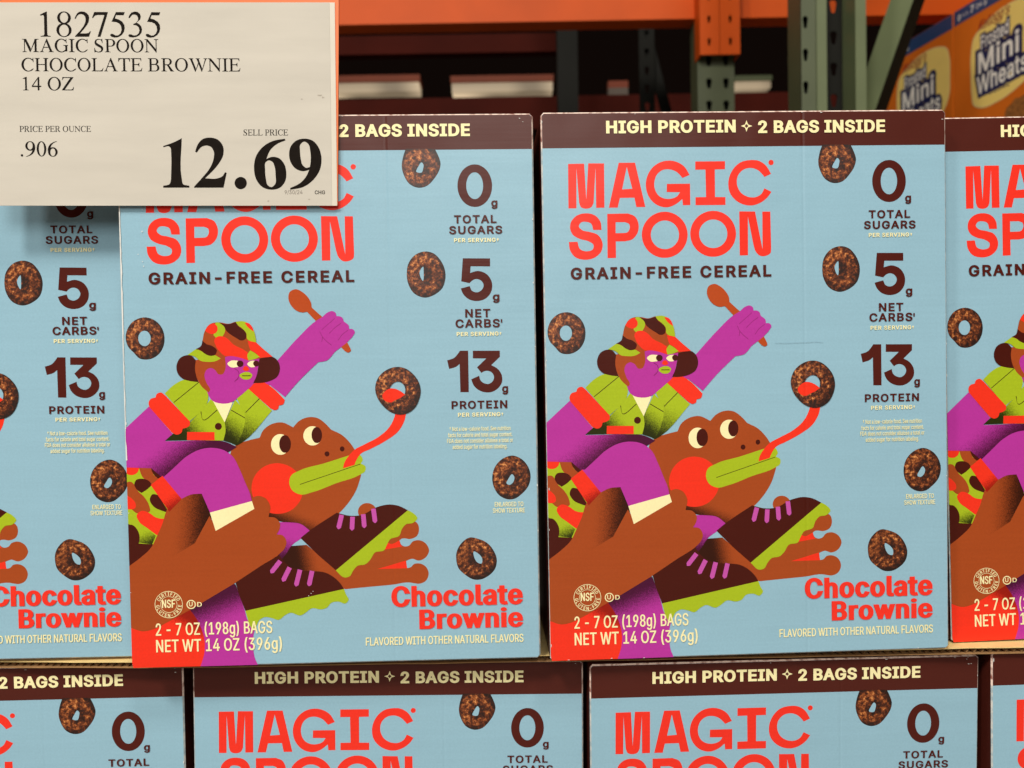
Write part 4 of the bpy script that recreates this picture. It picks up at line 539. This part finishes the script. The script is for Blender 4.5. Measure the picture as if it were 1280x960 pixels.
def carton_mesh():
    b = MB(); W, H, D, c, e = BW/2, BH, BD, .0016, .0007
    blue, head = ink('blue'), ink('header'); zh = H-HEADER/1000
    O = [(-W+c,0),(W-c,0),(W,c),(W,zh),(W,H-c),(W-c,H),(-W+c,H),(-W,H-c),(-W,zh),(-W,c)]
    I = [(max(-W+e, min(W-e, x)), max(e, min(H-e, z))) for x, z in O]
    I = [(x if abs(abs(x)-(W-c)) > 1e-6 else x, z) for x, z in I]
    b.quad([(x, 0, z) for x, z in I], blue)
    n = len(O)
    for i in range(n):
        j = (i+1) % n; zm = (O[i][1]+O[j][1])/2
        m = EDGE_TOP if zm > zh+1e-5 else EDGE_SIDE
        b.quad([(O[i][0], e, O[i][1]), (O[j][0], e, O[j][1]), (I[j][0], 0, I[j][1]), (I[i][0], 0, I[i][1])], m)
        side = KRAFT if i in (0,) else head  # sides inked dark to stand for the shade in the gaps
        b.quad([(O[j][0], e, O[j][1]), (O[i][0], e, O[i][1]), (O[i][0], D, O[i][1]), (O[j][0], D, O[j][1])], side)
    b.quad([(x, D, z) for x, z in reversed(O)], blue)
    return b
def grad_local(g): return g and (g[0]/1000-BW/2, BH-g[1]/1000, g[2]/1000-BW/2, BH-g[3]/1000)
def make_cereal_box():
    root = empty('cereal_box')
    carton_mesh().build('carton', root)
    made = {}
    hb = MB(); c, e = 1.6, .72; w = BW*1000
    hb.fill([[(e, HEADER), (w-e, HEADER), (w-e, c+.1), (w-c-.1, e), (c+.1, e), (e, c+.1)]], ink('header'), sheet(0))
    made['header_band'] = hb.build('header_band', root)
    mbs = {}
    for part, layer, col, g, loops in ART:
        mb = mbs.setdefault(part, MB()); m = RING if col == 'ring' else ink(col, grad_local(g) if g else 0)
        mb.fill([parse(l) for l in loops], m, sheet(layer))
    for i, (part, col, s, u0, u1, v, cap, ox, oy) in enumerate(TEXTS):
        put_text(mbs.setdefault(part, MB()), s, u0, u1, v, cap, ink(col), sheet(TOP+i % 2), ox=ox, oy=oy, track=TRACK.get(part, 0))
    # ring lettering round the seal
    cx, cy, r = SEAL
    for word, a0, a1, flip in (('CERTIFIED', -152, -28, 1), ('GLUTEN-FREE', 172, 8, -1)):
        for i, ch in enumerate(word):
            a = math.radians(a0+(a1-a0)*i/(len(word)-1)); sh, ch_, _ = text_shapes(ch, 'sans', 22, 14)
            xs = [p[0] for q in sh for l in q for p in l]; mx = (min(xs)+max(xs))/2; k = 1.75/ch_
            rot = a+math.pi/2 if flip == 1 else a-math.pi/2; co, si = math.cos(rot), math.sin(rot)
            px, py = cx+(r+1.0)*math.cos(a), cy+(r+1.0)*math.sin(a)
            for q in sh:
                mbs['seal_print'].fill_union(q, ink('cream'), lambda x, y: sheet(TOP)(px+((x-mx)*k*.8)*co+(y-ch_*.5)*k*si, py+((x-mx)*k*.8)*si-(y-ch_*.5)*k*co))
    for part, mb in mbs.items():
        if PARTS[part][1] is None: made[part] = mb.build(PARTS[part][0], root)
    for part, mb in mbs.items():
        if PARTS[part][1]: mb.build(PARTS[part][0], made[PARTS[part][1]])
    return root
def copy_tree(o, parent=None):
    c = o.copy(); COL.objects.link(c)
    if parent: c.parent = parent
    for ch in list(o.children): copy_tree(ch, c)
    return c
BOXES = [
    ((0.12221, 0.41283, 0.28714), (-0.00056, -0.00174, 0.03668), 'blue cereal box shown whole in the upper row, clear of the price sign', 'blue cereal boxes of the upper row'),
    ((-0.09258, 0.4097, 0.28774), (0.00219, 0.00203, 0.02748), 'blue cereal box in the upper row whose title is partly covered by the price sign', 'blue cereal boxes of the upper row'),
    ((-0.30661, 0.42044, 0.28852), (-0.00103, 0.00706, 0.02974), 'blue cereal box at the left end of the upper row, only its right part showing', 'blue cereal boxes of the upper row'),
    ((0.33893, 0.43128, 0.28826), (-0.00989, -0.01442, 0.04557), 'blue cereal box at the right end of the upper row, set back below orange boxes', 'blue cereal boxes of the upper row'),
    ((-0.07278, 0.42769, 0.00031), (0.00205, 0.01246, 0.01057), 'lower-row blue cereal box under the one whose title the price sign covers', 'blue cereal boxes of the lower row'),
    ((0.14192, 0.42761, -0.00034), (0.01904, 0.00422, 0.0335), 'lower-row blue cereal box under the blue box shown whole', 'blue cereal boxes of the lower row'),
    ((-0.28719, 0.42694, 0.0009), (-0.00197, 0.00386, 0.02604), 'lower-row blue cereal box at the left end, cut by the bottom left corner', 'blue cereal boxes of the lower row'),
    ((0.35752, 0.42571, 0.0021), (6e-05, -0.00024, 0.0367), 'sliver of a lower-row blue cereal box in the bottom right corner', 'blue cereal boxes of the lower row')]
proto = make_cereal_box()
for i, (loc, rot, label, group) in enumerate(BOXES):
    o = proto if i == 0 else copy_tree(proto)
    o.location = loc; o.rotation_euler = rot
    tag(o, label, 'cereal box', group)

# rubbed flecks and a crease painted as shade and highlight lines, on two boxes
SCUFF = [[11.44, 58.09, 0.27, 0.46], [9.12, 69.56, 0.29, 0.27], [11.22, 73.22, 0.21, 0.34], [11.76, 75.64, 0.25, 0.38], [11.86, 47.02, 0.21, 0.25], [13.03, 43.82, 0.21, 0.21], [90.96, 245.55, 0.23, 0.23], [92.22, 244.34, 0.23, 0.23], [93.26, 243.32, 0.21, 0.21]]
CREASE = [[118.93, 119.02], [126.04, 119.15], [132.33, 119.02], [137.37, 118.95], [140.73, 118.72], [144.51, 119.16]]
boxes = [o for o in bpy.data.objects if o.parent is None and o.name.startswith('cereal_box')]
boxes.sort(key=lambda o: o.name)
FLECK = plain('bare_paper_fleck', (226, 226, 220), .8); DENT = plain('crease_shade', (128, 164, 180), .7); CREASE_LIGHT = plain('crease_highlight', (160, 198, 214), .5)
b = MB(); rnd = random.Random(5)
for u, v, w, h in SCUFF:
    b.fill([[(u+w*math.cos(k*.785)*rnd.uniform(.7, 1.1), v+h*math.sin(k*.785)*rnd.uniform(.7, 1.1)) for k in range(8)]], FLECK, sheet(TOP+4))
b.build('paper_specks', boxes[1])
# paper showing through along the rubbed left edge of the box beside the sign
b = MB(); N = 44; up_, dn_ = [], []
for i in range(N+1):
    v = 24+i*(150/N); w = .55+rnd.uniform(-.25, .3)
    if rnd.random() < .12: w = .2
    up_.append((.12, v)); dn_.append((.12+w, v))
b.fill([up_+dn_[::-1]], FLECK, sheet(TOP+4)); b.build('rubbed_edge', boxes[1])
for bi, o in enumerate(boxes):
    b = MB(); w_, h_ = BW*1000, BH*1000
    for k in range(16):
        e = rnd.choice('ttlrrbc')
        u, v = {'t': (rnd.uniform(4, w_-4), rnd.uniform(.5, 1.6)), 'l': (rnd.uniform(.4, 1.0), rnd.uniform(4, h_-4)), 'r': (w_-rnd.uniform(.4, 1.0), rnd.uniform(4, h_-4)),
                'b': (rnd.uniform(4, w_-4), h_-rnd.uniform(.4, 1.1)), 'c': (w_-rnd.uniform(1.5, 7), rnd.uniform(1.2, 6))}[e]
        a, c = (rnd.uniform(.12, .3), rnd.uniform(.2, 1.2)) if e in 'lr' else (rnd.uniform(.2, .9), rnd.uniform(.1, .25))
        b.fill([[(u+a*math.cos(q*.785)*rnd.uniform(.6, 1.1), v+c*math.sin(q*.785)*rnd.uniform(.6, 1.1)) for q in range(8)]], FLECK, sheet(TOP+5))
    tag(b.build('edge_specks', o), kind='stuff')
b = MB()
for du, dv, th, m in ((0, 0, .09, DENT), (0, .18, .08, CREASE_LIGHT)):
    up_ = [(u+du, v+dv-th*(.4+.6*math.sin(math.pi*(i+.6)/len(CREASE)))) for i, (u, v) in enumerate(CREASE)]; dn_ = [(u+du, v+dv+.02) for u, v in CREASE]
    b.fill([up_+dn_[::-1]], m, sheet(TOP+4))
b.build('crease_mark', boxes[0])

# ------------------------------------------------------------------ corrugated layer pad between the two rows
PADT = 0.2863
pad = empty('layer_pad', (0, .4195, PADT-.0034)); tag(pad, 'thin corrugated kraft sheet laid between the two rows of blue cereal boxes', 'cardboard sheet')
x0, x1 = -.52, .62
for nm, z0, z1, m in (('top_liner', .0030, .0034, KRAFT_PALE), ('bottom_liner', 0, .0004, KRAFT)):
    b = MB(); N = 60
    rnd = random.Random(3 if z0 else 4); ys = [rnd.uniform(-.0005, .0005)+max(0, (-.19-(x0+(x1-x0)*i/N))*.06) for i in range(N+1)]
    for i in range(N):
        xa, xb = x0+(x1-x0)*i/N, x0+(x1-x0)*(i+1)/N
        b.quad([(xa, ys[i], z0), (xb, ys[i+1], z0), (xb, ys[i+1], z1), (xa, ys[i], z1)], m)
        b.quad([(xa, ys[i], z1), (xb, ys[i+1], z1), (xb, .085, z1), (xa, .085, z1)], m)
        b.quad([(xb, ys[i+1], z0), (xa, ys[i], z0), (xa, .085, z0), (xb, .085, z0)], m)
    b.build(nm, pad)
b = MB(); N = 1100; pr = None
for i in range(N+1):
    x = x0+(x1-x0)*i/N; z = .0017+.00122*math.sin(x/.0042*2*math.pi)
    yf = .0012+max(0, (-.19-x)*.06)
    if pr: b.quad([(pr[0], pr[2], pr[1]), (x, yf, z), (x, .08, z), (pr[0], .08, pr[1])], KRAFT)
    pr = (x, z, yf)
b.build('fluting', pad)

# ------------------------------------------------------------------ price sign hung on the front of the upper row
CARD = {'loc': [-0.19688, 0.40359, 0.569], 'rot': [-0.0, 0.00873, 0.02748], 'paper': [[-60.11, -55.17], [110.68, -55.81], [110.5, 45.78], [-62.54, 45.22]], 'plate': [[-61.52, -61.06], [112.76, -61.78], [110.74, 45.38], [-64.1, 44.82]], 'text': [['1827535', -35.27, 24.0, -38.4, 12.02, 'serif', 0, 0, 'ink'], ['MAGIC SPOON', -44.38, 22.75, -30.8, 6.47, 'serif', 0, 0, 'ink'], ['CHOCOLATE BROWNIE', -44.87, 63.2, -21.33, 6.51, 'serif', 0, 0, 'ink'], ['14 OZ', -44.42, -19.35, -11.9, 6.52, 'serif', 0, 0, 'ink'], ['PRICE PER OUNCE', -46.55, -11.36, 8.66, 2.89, 'serif', 0, 0, 'ink'], ['.906', -46.24, -28.03, 20.76, 7.3, 'serif', 0, 0, 'ink'], ['SELL PRICE', 64.14, 86.43, 10.54, 2.96, 'serif', 0, 0, 'ink'], ['9/30/24', 84.29, 93.23, 39.93, 1.89, 'sans', 0, 0, 'grey'], ['CHG', 99.37, 104.51, 40.05, 1.89, 'sans', 20, 12, 'ink']], 'big': [['669 238c,662 645,673 695,736 713c,735 731c,475 731c,476 712c,539 695,555 645c,560 372,557 336,540 319,486 328c,483 316c,587 279'], ['799 373c,826 301,880 245,952 232,1030 254,1079 323,1077 409,1040 481,982 552,894 638c,1016 639,1067 617,1093 578c,1110 584c,1076 732c,782 732c,783 721c,866 631,946 531,981 445,985 373,957 325,914 311,864 325,816 381c'], ['1309 687,1291 730,1246 749,1204 730,1186 687,1205 643,1248 625,1293 644'], ['1696 244c,1702 260c,1616 297,1551 354,1508 446c,1559 426,1632 437,1686 497,1705 579,1692 671,1636 736,1553 754,1462 726,1404 652,1383 542,1403 423,1478 322,1579 265', '1501 478,1531 460,1567 474,1589 524,1597 607,1591 699,1554 728,1517 708,1500 643,1494 551'], ['1743 755c,1741 738c,1839 690,1904 621,1935 555c,1878 569,1804 547,1750 478,1736 405,1753 322,1809 263,1892 243,1974 263,2033 332,2060 442,2043 553,1977 654,1875 727', '1849 304,1891 272,1928 295,1949 378,1951 470,1942 527c,1906 536,1869 506,1852 442,1846 368']]}
PAPER = plain('sign_paper', (202, 197, 184), .75, noise=.055, scale=42, bump=.12)
t_ = PAPER.node_tree; n_ = [q for q in t_.nodes if q.type == 'TEX_NOISE'][0]; mp_ = t_.nodes.new('ShaderNodeMapping'); mp_.inputs['Scale'].default_value = (.35, 1, 2.2)
t_.links.new([q for q in t_.nodes if q.type == 'TEX_COORD'][0].outputs['Object'], mp_.inputs['Vector']); t_.links.new(mp_.outputs[0], n_.inputs['Vector'])
PAPER_EDGE = plain('sign_paper_folded_edge', (216, 210, 194), .6, noise=.02, scale=60)
PLATE = plain('orange_sign_plate', (226, 108, 30), .4, noise=.04, scale=40)
SINK = plain('sign_ink', (24, 18, 13), .8, noise=.2, scale=300, spec=.1); SGREY = plain('sign_ink_grey', (112, 102, 90), .6, noise=.2, scale=300)
sign = empty('price_sign', CARD['loc'], CARD['rot'])
tag(sign, 'cream paper price sign reading 12.69 on an orange plate, hung over the upper row', 'price sign')
def slab(mb, pts, y0, y1, m):
    P = [(u/1000, -v/1000) for u, v in pts]
    mb.prism(P, [], y0, y1, m)
b = MB(); slab(b, CARD['plate'], .0004, .0016, PLATE); b.build('backing_plate', sign)
b = MB(); tl, tr, br, bl = CARD['paper']
slab(b, [tl, (tr[0]-2.6, tr[1]), (br[0]-2.6, br[1]), bl], 0, .0004, PAPER)
slab(b, [(tr[0]-2.58, tr[1]), tr, br, (br[0]-2.58, br[1])], .0001, .0004, PAPER_EDGE)
paper = b.build('paper_card', sign)
put = lambda u, v: (u/1000, -.00006, -v/1000)
LINES = {'1827535': 'item_number', 'MAGIC SPOON': 'item_name', 'CHOCOLATE BROWNIE': 'item_name', '14 OZ': 'item_name', 'PRICE PER OUNCE': 'unit_price', '.906': 'unit_price', 'SELL PRICE': 'price_caption', '9/30/24': 'date_print', 'CHG': 'code_print'}
blocks = {}
for s, u0, u1, v, cap, font, ox, oy, col in CARD['text']:
    put_text(blocks.setdefault(LINES[s], MB()), s, u0, u1, v, cap, SGREY if col == 'grey' else SINK, put, font, ox, oy)
for nm, b in blocks.items(): b.build(nm, paper)
SMUDGE = plain('paper_smudge', (176, 168, 154), .8, noise=.15, scale=900)
b = MB(); rnd = random.Random(9)
for u, v, a, c in ((102.5, -9.5, 1.6, .5), (104.2, -8.4, .9, .5), (93.5, -7.6, .8, .3), (96.5, 42.6, .5, .4), (76, 43.4, .6, .5)):
    b.fill([[(u+a*math.cos(q*.63)*rnd.uniform(.5, 1.1), v+c*math.sin(q*.63)*rnd.uniform(.5, 1.1)) for q in range(10)]], SMUDGE, put)
b.build('paper_stain', paper)
b = MB()
for g in CARD['big']: b.fill([parse(l) for l in g], SINK, put)
b.build('price_numerals', paper)

# ------------------------------------------------------------------ orange cereal boxes on the neighbouring rack
WH = {'loc': [0.9567, 1.7253, 1.1742], 'rotz': -1.40241, 'width': 0.187, 'pts': {'stripe': [1.7, 31.1], 'logoTL': [48.7, 80.1], 'logoBL': [51.7, 202.0], 'logoB': [121.0, 224.6], 'edge': [186.7, 127.7], 'or_': [98.1, 205.8], 'or2': [151.4, 203.0], 'fr1': [78.2, 109.4], 'fr2': [148.5, 100.3], 'mi1': [69.4, 156.8], 'mi2': [171.6, 147.9], 'wh1': [67.5, 194.4], 'wh2': [180.6, 187.0], 'mt': [66.1, 112.4], 'ke': [74.9, 70.2], 'ke2': [148.6, 66.6], 'frt': [74.9, 80.3], 'wht': [55.4, 157.0], 'bis': [168.2, 256.8]}}
ww, wh, wd = .235, .335, .09
OR = plain('orange_carton', (228, 116, 30), .4, noise=.05, scale=14); YEL = plain('yellow_panel_print', (255, 224, 124), .45, noise=.03, scale=30)
NAVY = plain('navy_print', (26, 34, 84), .45); WHT = plain('white_print', (250, 246, 234), .45); STR = plain('blue_stripe_print', (42, 72, 116), .45, noise=.05, scale=60)
CRIM = plain('crimson_print', (150, 24, 40), .45); BIS = plain('biscuit_print', (150, 96, 44), .6, noise=.5, scale=160); PALE = plain('pale_biscuit_print', (190, 160, 120), .6, noise=.35, scale=160)
PANEL_EDGE = plain('panel_edge_print', (240, 214, 140), .45)
def wput(k): return lambda u, v: (u/1000, -.0002-k*.00015, wh-v/1000)
def make_wheat_box():
    r = empty('wheat_cereal_box')
    b = MB(); b.box(0, ww, 0, wd, 0, wh, OR); b.build('carton', r)
    b = MB(); b.fill([[(.6, .6), (ww*1000-.6, .6), (ww*1000-.6, 31), (.6, 31)]], STR, wput(1))
    put_text(b, '7', 48, 58, 22, 14, WHT, wput(2), ox=20, oy=10); put_text(b, '24 g', 64, 92, 20, 9, WHT, wput(2), ox=10, oy=6); put_text(b, '0', 12, 20, 24, 12, WHT, wput(2), ox=20, oy=10); put_text(b, 'WHOLE GRAIN', 24, 42, 20, 5, WHT, wput(2))
    b.build('stripe_print', r)
    b = MB(); shape = '48 150c,49 105,56 78,80 62,110 52,150 47,190 52,218 66,226 90,227 130,224 170,205 200,170 217,120 228,75 226,55 214,50 190'.replace('c', '')
    b.fill([parse(shape, 1.0)], PANEL_EDGE, wput(1))
    cx, cy = 138, 140; sh2 = ','.join('%.1f %.1f' % (cx+(float(t.split()[0])-cx)*.965, cy+(float(t.split()[1])-cy)*.97) for t in shape.split(','))
    b.fill([parse(sh2, 1.0)], YEL, wput(2)); panel = b.build('panel_print', r)
    b = MB()
    for s, u0, u1, v, cap, ox, rise in (('Frosted', 78, 150, 109, 27, 14, 6), ('Mini', 70, 176, 157, 43, 22, 8), ('Wheats', 66, 196, 198, 37, 18, 8)):
        put_text(b, s, u0, u1, v, cap, NAVY, wput(3), ox=ox, oy=16, rise=rise, grow=112)
        put_text(b, s, u0, u1, v, cap, WHT, wput(5), ox=ox, oy=16, rise=rise)
    b.build('logo_lettering', panel)
    b = MB(); put_text(b, "Kellogg's", 70, 150, 69, 20, CRIM, wput(4), ox=18, oy=10, slant=.35, rise=2); b.build('script_lettering', panel); b = MB(); put_text(b, 'ORIGINAL', 98, 152, 207, 11, NAVY, wput(4), ox=16, oy=8, rise=1)
    b.build('variety_lettering', panel)
    b = MB()
    for px, py, rx, ry, m, kk in ((178, 266, 40, 30, BIS, 3), (92, 276, 34, 22, PALE, 4), (140, 300, 46, 28, BIS, 5)):
        b.fill([[(px+rx*math.cos(a*math.pi/10)*(1+.06*math.sin(a*2.3)), py+ry*math.sin(a*math.pi/10)*(1+.08*math.cos(a*3.1))) for a in range(20)]], m, wput(kk))
    b.build('biscuit_print', r)
    return r
wproto = make_wheat_box(); lx, ly, lz = WH['loc']; rz = WH['rotz']
for i, lab in enumerate(('larger nearer orange cereal box with yellow panel, cut by the photo edge at top right', 'farther orange cereal box half hidden behind the leaning green brace')):
    o = wproto if i == 0 else copy_tree(wproto)
    k = i*(ww+.004); o.location = (lx-math.cos(rz)*k, ly-math.sin(rz)*k, lz-wh-.001*i); o.rotation_euler = (0, 0, rz)
    tag(o, lab, 'cereal box', 'orange cereal boxes behind the rack')
b = MB(); b.box(.94, 1.5, 1.1, 2.5, lz-wh-.04, lz-wh-.0015, KRAFT); deck = b.build('rack_deck'); tag(deck, kind='structure')

# ------------------------------------------------------------------ pallet racking behind
ORANGE = plain('orange_rack_paint', (212, 84, 12), .5, noise=.12, scale=5, spec=.2); GREEN = plain('green_rack_paint', (80, 88, 60), .45, noise=.1, scale=12)
GREEN_L = plain('green_rack_paint_lit', (102, 112, 78), .4, noise=.08, scale=12); HOLE = plain('punched_hole_shade', (10, 9, 8), .9)  # lighter green copy colours the faces that catch light
DKB = plain('beam_brown_shaded', (74, 22, 12), .7, noise=.15, scale=6, spec=.1); DKG = plain('rack_green_shaded', (20, 20, 14), .6, noise=.1, scale=9, spec=.15)  # dark brown and green carry the shade inside the rack
def slot(cx, cz, w, h):      # teardrop punching
    return [(cx-w*.5, cz+h*.28), (cx-w*.32, cz+h*.46), (cx, cz+h*.5), (cx+w*.32, cz+h*.46), (cx+w*.5, cz+h*.28), (cx+w*.28, cz-h*.42), (cx, cz-h*.5), (cx-w*.28, cz-h*.42)]
# front beam with its end bracket
beam = empty('rack_beam', (0, 1.87, 0)); tag(beam, 'bright orange steel rack beam across the top of the photo', 'rack beam')
b = MB(); b.box(-1.9, 2.2, 0, .052, 1.232, 1.38, ORANGE); bo = b.build('rail', beam)
bo.rotation_euler = (0, .0, 0)
b = MB()
con = [(.4363, 1.1295), (.4800, 1.1295), (.4800, 1.42), (.4363, 1.42)]
hl = [slot(.4570, 1.158+.05*i, .008, .017) for i in range(5)]
b.prism(con, hl, -.052, -.047, ORANGE)
con = [(.4815, 1.1295), (.5266, 1.1295), (.5266, 1.42), (.4815, 1.42)]
hl = [slot(.5050, 1.158+.05*i, .008, .017) for i in range(5)]
b.prism(con, hl, -.052, -.047, ORANGE)
b.box(.4363, .4400, -.047, 0, 1.1295, 1.42, ORANGE); b.box(.5230, .5266, -.047, 0, 1.1295, 1.42, ORANGE)
b.build('end_bracket', beam)
# far upright behind the bracket
up = empty('rack_upright', (.479, 1.85, 0)); tag(up, 'green perforated rack upright below the orange bracket', 'rack upright', 'green rack uprights')
b = MB(); holes = [slot(s*.0195+.004, .06+.0508*i, .014, .024) for i in range(27) for s in (-1, 1)]
b.prism([(-.0335, 0), (.0425, 0), (.0425, 1.44), (-.0335, 1.44)], holes, 0, .003, GREEN, HOLE)
b.box(-.041, -.0335, .001, .07, 0, 1.44, GREEN); b.box(.0395, .0425, .003, .07, 0, 1.44, GREEN)
b.box(-.03, .036, .03, .034, 0, 1.44, HOLE); b.build('column', up)  # near-black sheet inside the column paints the shade behind the holes
# nearer upright with its leaning brace
up = empty('rack_upright', (.49, 1.27, 0)); tag(up, 'nearer green rack upright with an open channel, left of the leaning brace', 'rack upright', 'green rack uprights')
b = MB(); holes = [slot(-.0195, .055+.0508*i, .0085, .02) for i in range(31)]
b.prism([(-.0262, 0), (-.0035, 0), (-.0035, 1.65), (-.0262, 1.65)], holes, 0, .003, GREEN, HOLE)
b.box(-.0262, -.0232, .003, .06, 0, 1.65, GREEN); b.box(-.0229, -.0038, .02, .022, 0, 1.65, HOLE)
b.prism([(-.0032, 0), (.0125, 0), (.0125, 1.65), (-.0032, 1.65)], [], -.004, .05, GREEN_L)
b.build('column', up)
b = MB(); holes = [slot(.045, .05+.0508*i, .012, .022) for i in range(31)]
b.prism([(.0126, 0), (.0590, 0), (.0590, 1.65), (.0126, 1.65)], holes, .05, .053, DKG, HOLE)  # web coloured dark for the shaded channel
b.build('web', up)
b = MB(); b.prism([(.0592, 0), (.0760, 0), (.0760, 1.65), (.0592, 1.65)], [], .0, .055, GREEN_L); b.build('flange', up)
def strut(name, p0, p1, w, m1, m2, parent, turn):
    """square channel between two points, turned about its length"""
    p0, p1 = Vector(p0), Vector(p1); d = (p1-p0).normalized(); a = d.cross(Vector((0, 1, 0))).normalized(); c = d.cross(a)
    a, c = a*math.cos(turn)+c*math.sin(turn), c*math.cos(turn)-a*math.sin(turn)
    b = MB(); q = [(-1,-1),(1,-1),(1,1),(-1,1)]
    r = [[p+a*i*w/2+c*j*w/2 for i, j in q] for p in (p0, p1)]
    for i in range(4):
        j = (i+1) % 4; nrm = (r[0][i]+r[0][j]-p0*2).normalized()
        b.quad([r[0][i], r[0][j], r[1][j], r[1][i]], m1 if nrm.x < 0 else m2)  # left faces take the lit colour, right faces the shaded one
    b.quad(r[0], m1); b.quad(list(reversed(r[1])), m1)
    return b.build(name, parent)
strut('brace', (.6968+.035-.49, .13, 1.0587+.10), (.6277-.10-.49, .13, .8676-.28), .040, GREEN_L, DKG, up, math.radians(45))
# members deep in the rack, their shade put into dark colours
rb = empty('rack_beam', (0, 3.0, 0)); tag(rb, 'dark brown rear rack beam just under the orange beam', 'rack beam', 'dark beams inside the rack')
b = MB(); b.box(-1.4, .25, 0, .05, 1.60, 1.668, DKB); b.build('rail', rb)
rb = empty('rack_beam', (0, 3.05, 0)); tag(rb, 'dark maroon rear rack beam just above the tops of the blue boxes', 'rack beam', 'dark beams inside the rack')
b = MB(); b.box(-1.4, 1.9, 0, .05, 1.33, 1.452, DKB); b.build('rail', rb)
up = empty('rack_upright', (.197, 2.6, 0)); tag(up, 'dark rear rack upright between the two lit strips and the dark diagonal', 'rack upright', 'green rack uprights')
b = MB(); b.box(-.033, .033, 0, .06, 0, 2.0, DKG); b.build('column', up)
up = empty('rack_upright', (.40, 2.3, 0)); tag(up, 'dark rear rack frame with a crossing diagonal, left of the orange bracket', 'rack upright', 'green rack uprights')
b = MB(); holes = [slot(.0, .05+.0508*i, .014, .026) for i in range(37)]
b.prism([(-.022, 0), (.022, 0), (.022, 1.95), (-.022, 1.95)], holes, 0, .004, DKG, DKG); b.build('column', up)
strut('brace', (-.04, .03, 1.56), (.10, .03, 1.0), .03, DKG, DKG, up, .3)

# ------------------------------------------------------------------ ceiling lamps seen through the rack
def emit(name, col, s):
    m, t, b = nt(name); b.inputs['Base Color'].default_value = (.06, .045, .03, 1); b.inputs['Emission Color'].default_value = col; b.inputs['Emission Strength'].default_value = s
    n = node(t, 'ShaderNodeTexNoise'); n.inputs['Scale'].default_value = 4; n.inputs['Detail'].default_value = 0; tc = node(t, 'ShaderNodeTexCoord'); t.links.new(tc.outputs['Object'], n.inputs['Vector'])
    mr = node(t, 'ShaderNodeMapRange'); mr.inputs['From Min'].default_value = .35; mr.inputs['From Max'].default_value = .68; mr.inputs['To Min'].default_value = s*.25; mr.inputs['To Max'].default_value = s*1.05
    t.links.new(n.outputs['Fac'], mr.inputs['Value']); t.links.new(mr.outputs[0], b.inputs['Emission Strength'])
    return m
HOUS = plain('lamp_housing_paint', (150, 66, 30), .6, noise=.1, scale=8)
GLOW = emit('lamp_diffuser_glow', (1.0, .76, .48, 1), .75)
for x0, x1, z0, z1, bulb, lab in ((-.99, -.43, 1.800, 1.905, -.60, 'long warm ceiling light seen through the rack beside the price sign'),
                            (-.278, .232, 1.792, 1.893, -.12, 'warm ceiling light seen through the rack above the whole-fronted boxes'),
                            (1.129, 1.315, 1.786, 1.866, None, 'short pale ceiling light right of the orange bracket')):
    l = empty('ceiling_light', ((x0+x1)/2, 4.0, z0)); tag(l, lab, 'ceiling light', 'ceiling lights'); h = (x1-x0)/2; H = z1-z0
    b = MB(); b.box(-h, h, -.002, .12, H*.5, H*.8, HOUS if bulb is not None else GREEN_L); b.build('housing', l)
    b = MB(); b.box(-h+.005, h-.005, .005, .10, H*.06, H*.46, GLOW); b.build('diffuser', l)

# a carton standing on the rear beam
DKO = plain('far_orange_print', (150, 60, 18), .6); DKW = plain('far_pale_board', (120, 108, 96), .7)
fc = empty('far_carton', (.42, 3.06, 1.452)); tag(fc, 'small pale and orange carton standing on the rear beam behind the dark diagonal', 'carton')
b = MB(); b.box(-.035, .04, 0, .05, 0, .055, DKW); b.build('carton', fc)
b = MB(); b.box(-.0352, .0402, -.0005, .049, .03, .056, DKO); b.build('lid', fc)

# ------------------------------------------------------------------ floor
CONC = plain('concrete_floor', (120, 114, 106), .6, noise=.15, scale=3)
b = MB(); b.quad([(-8, -6, -.003), (8, -6, -.003), (8, 9, -.003), (-8, 9, -.003)], CONC); fl = b.build('floor'); tag(fl, kind='structure')
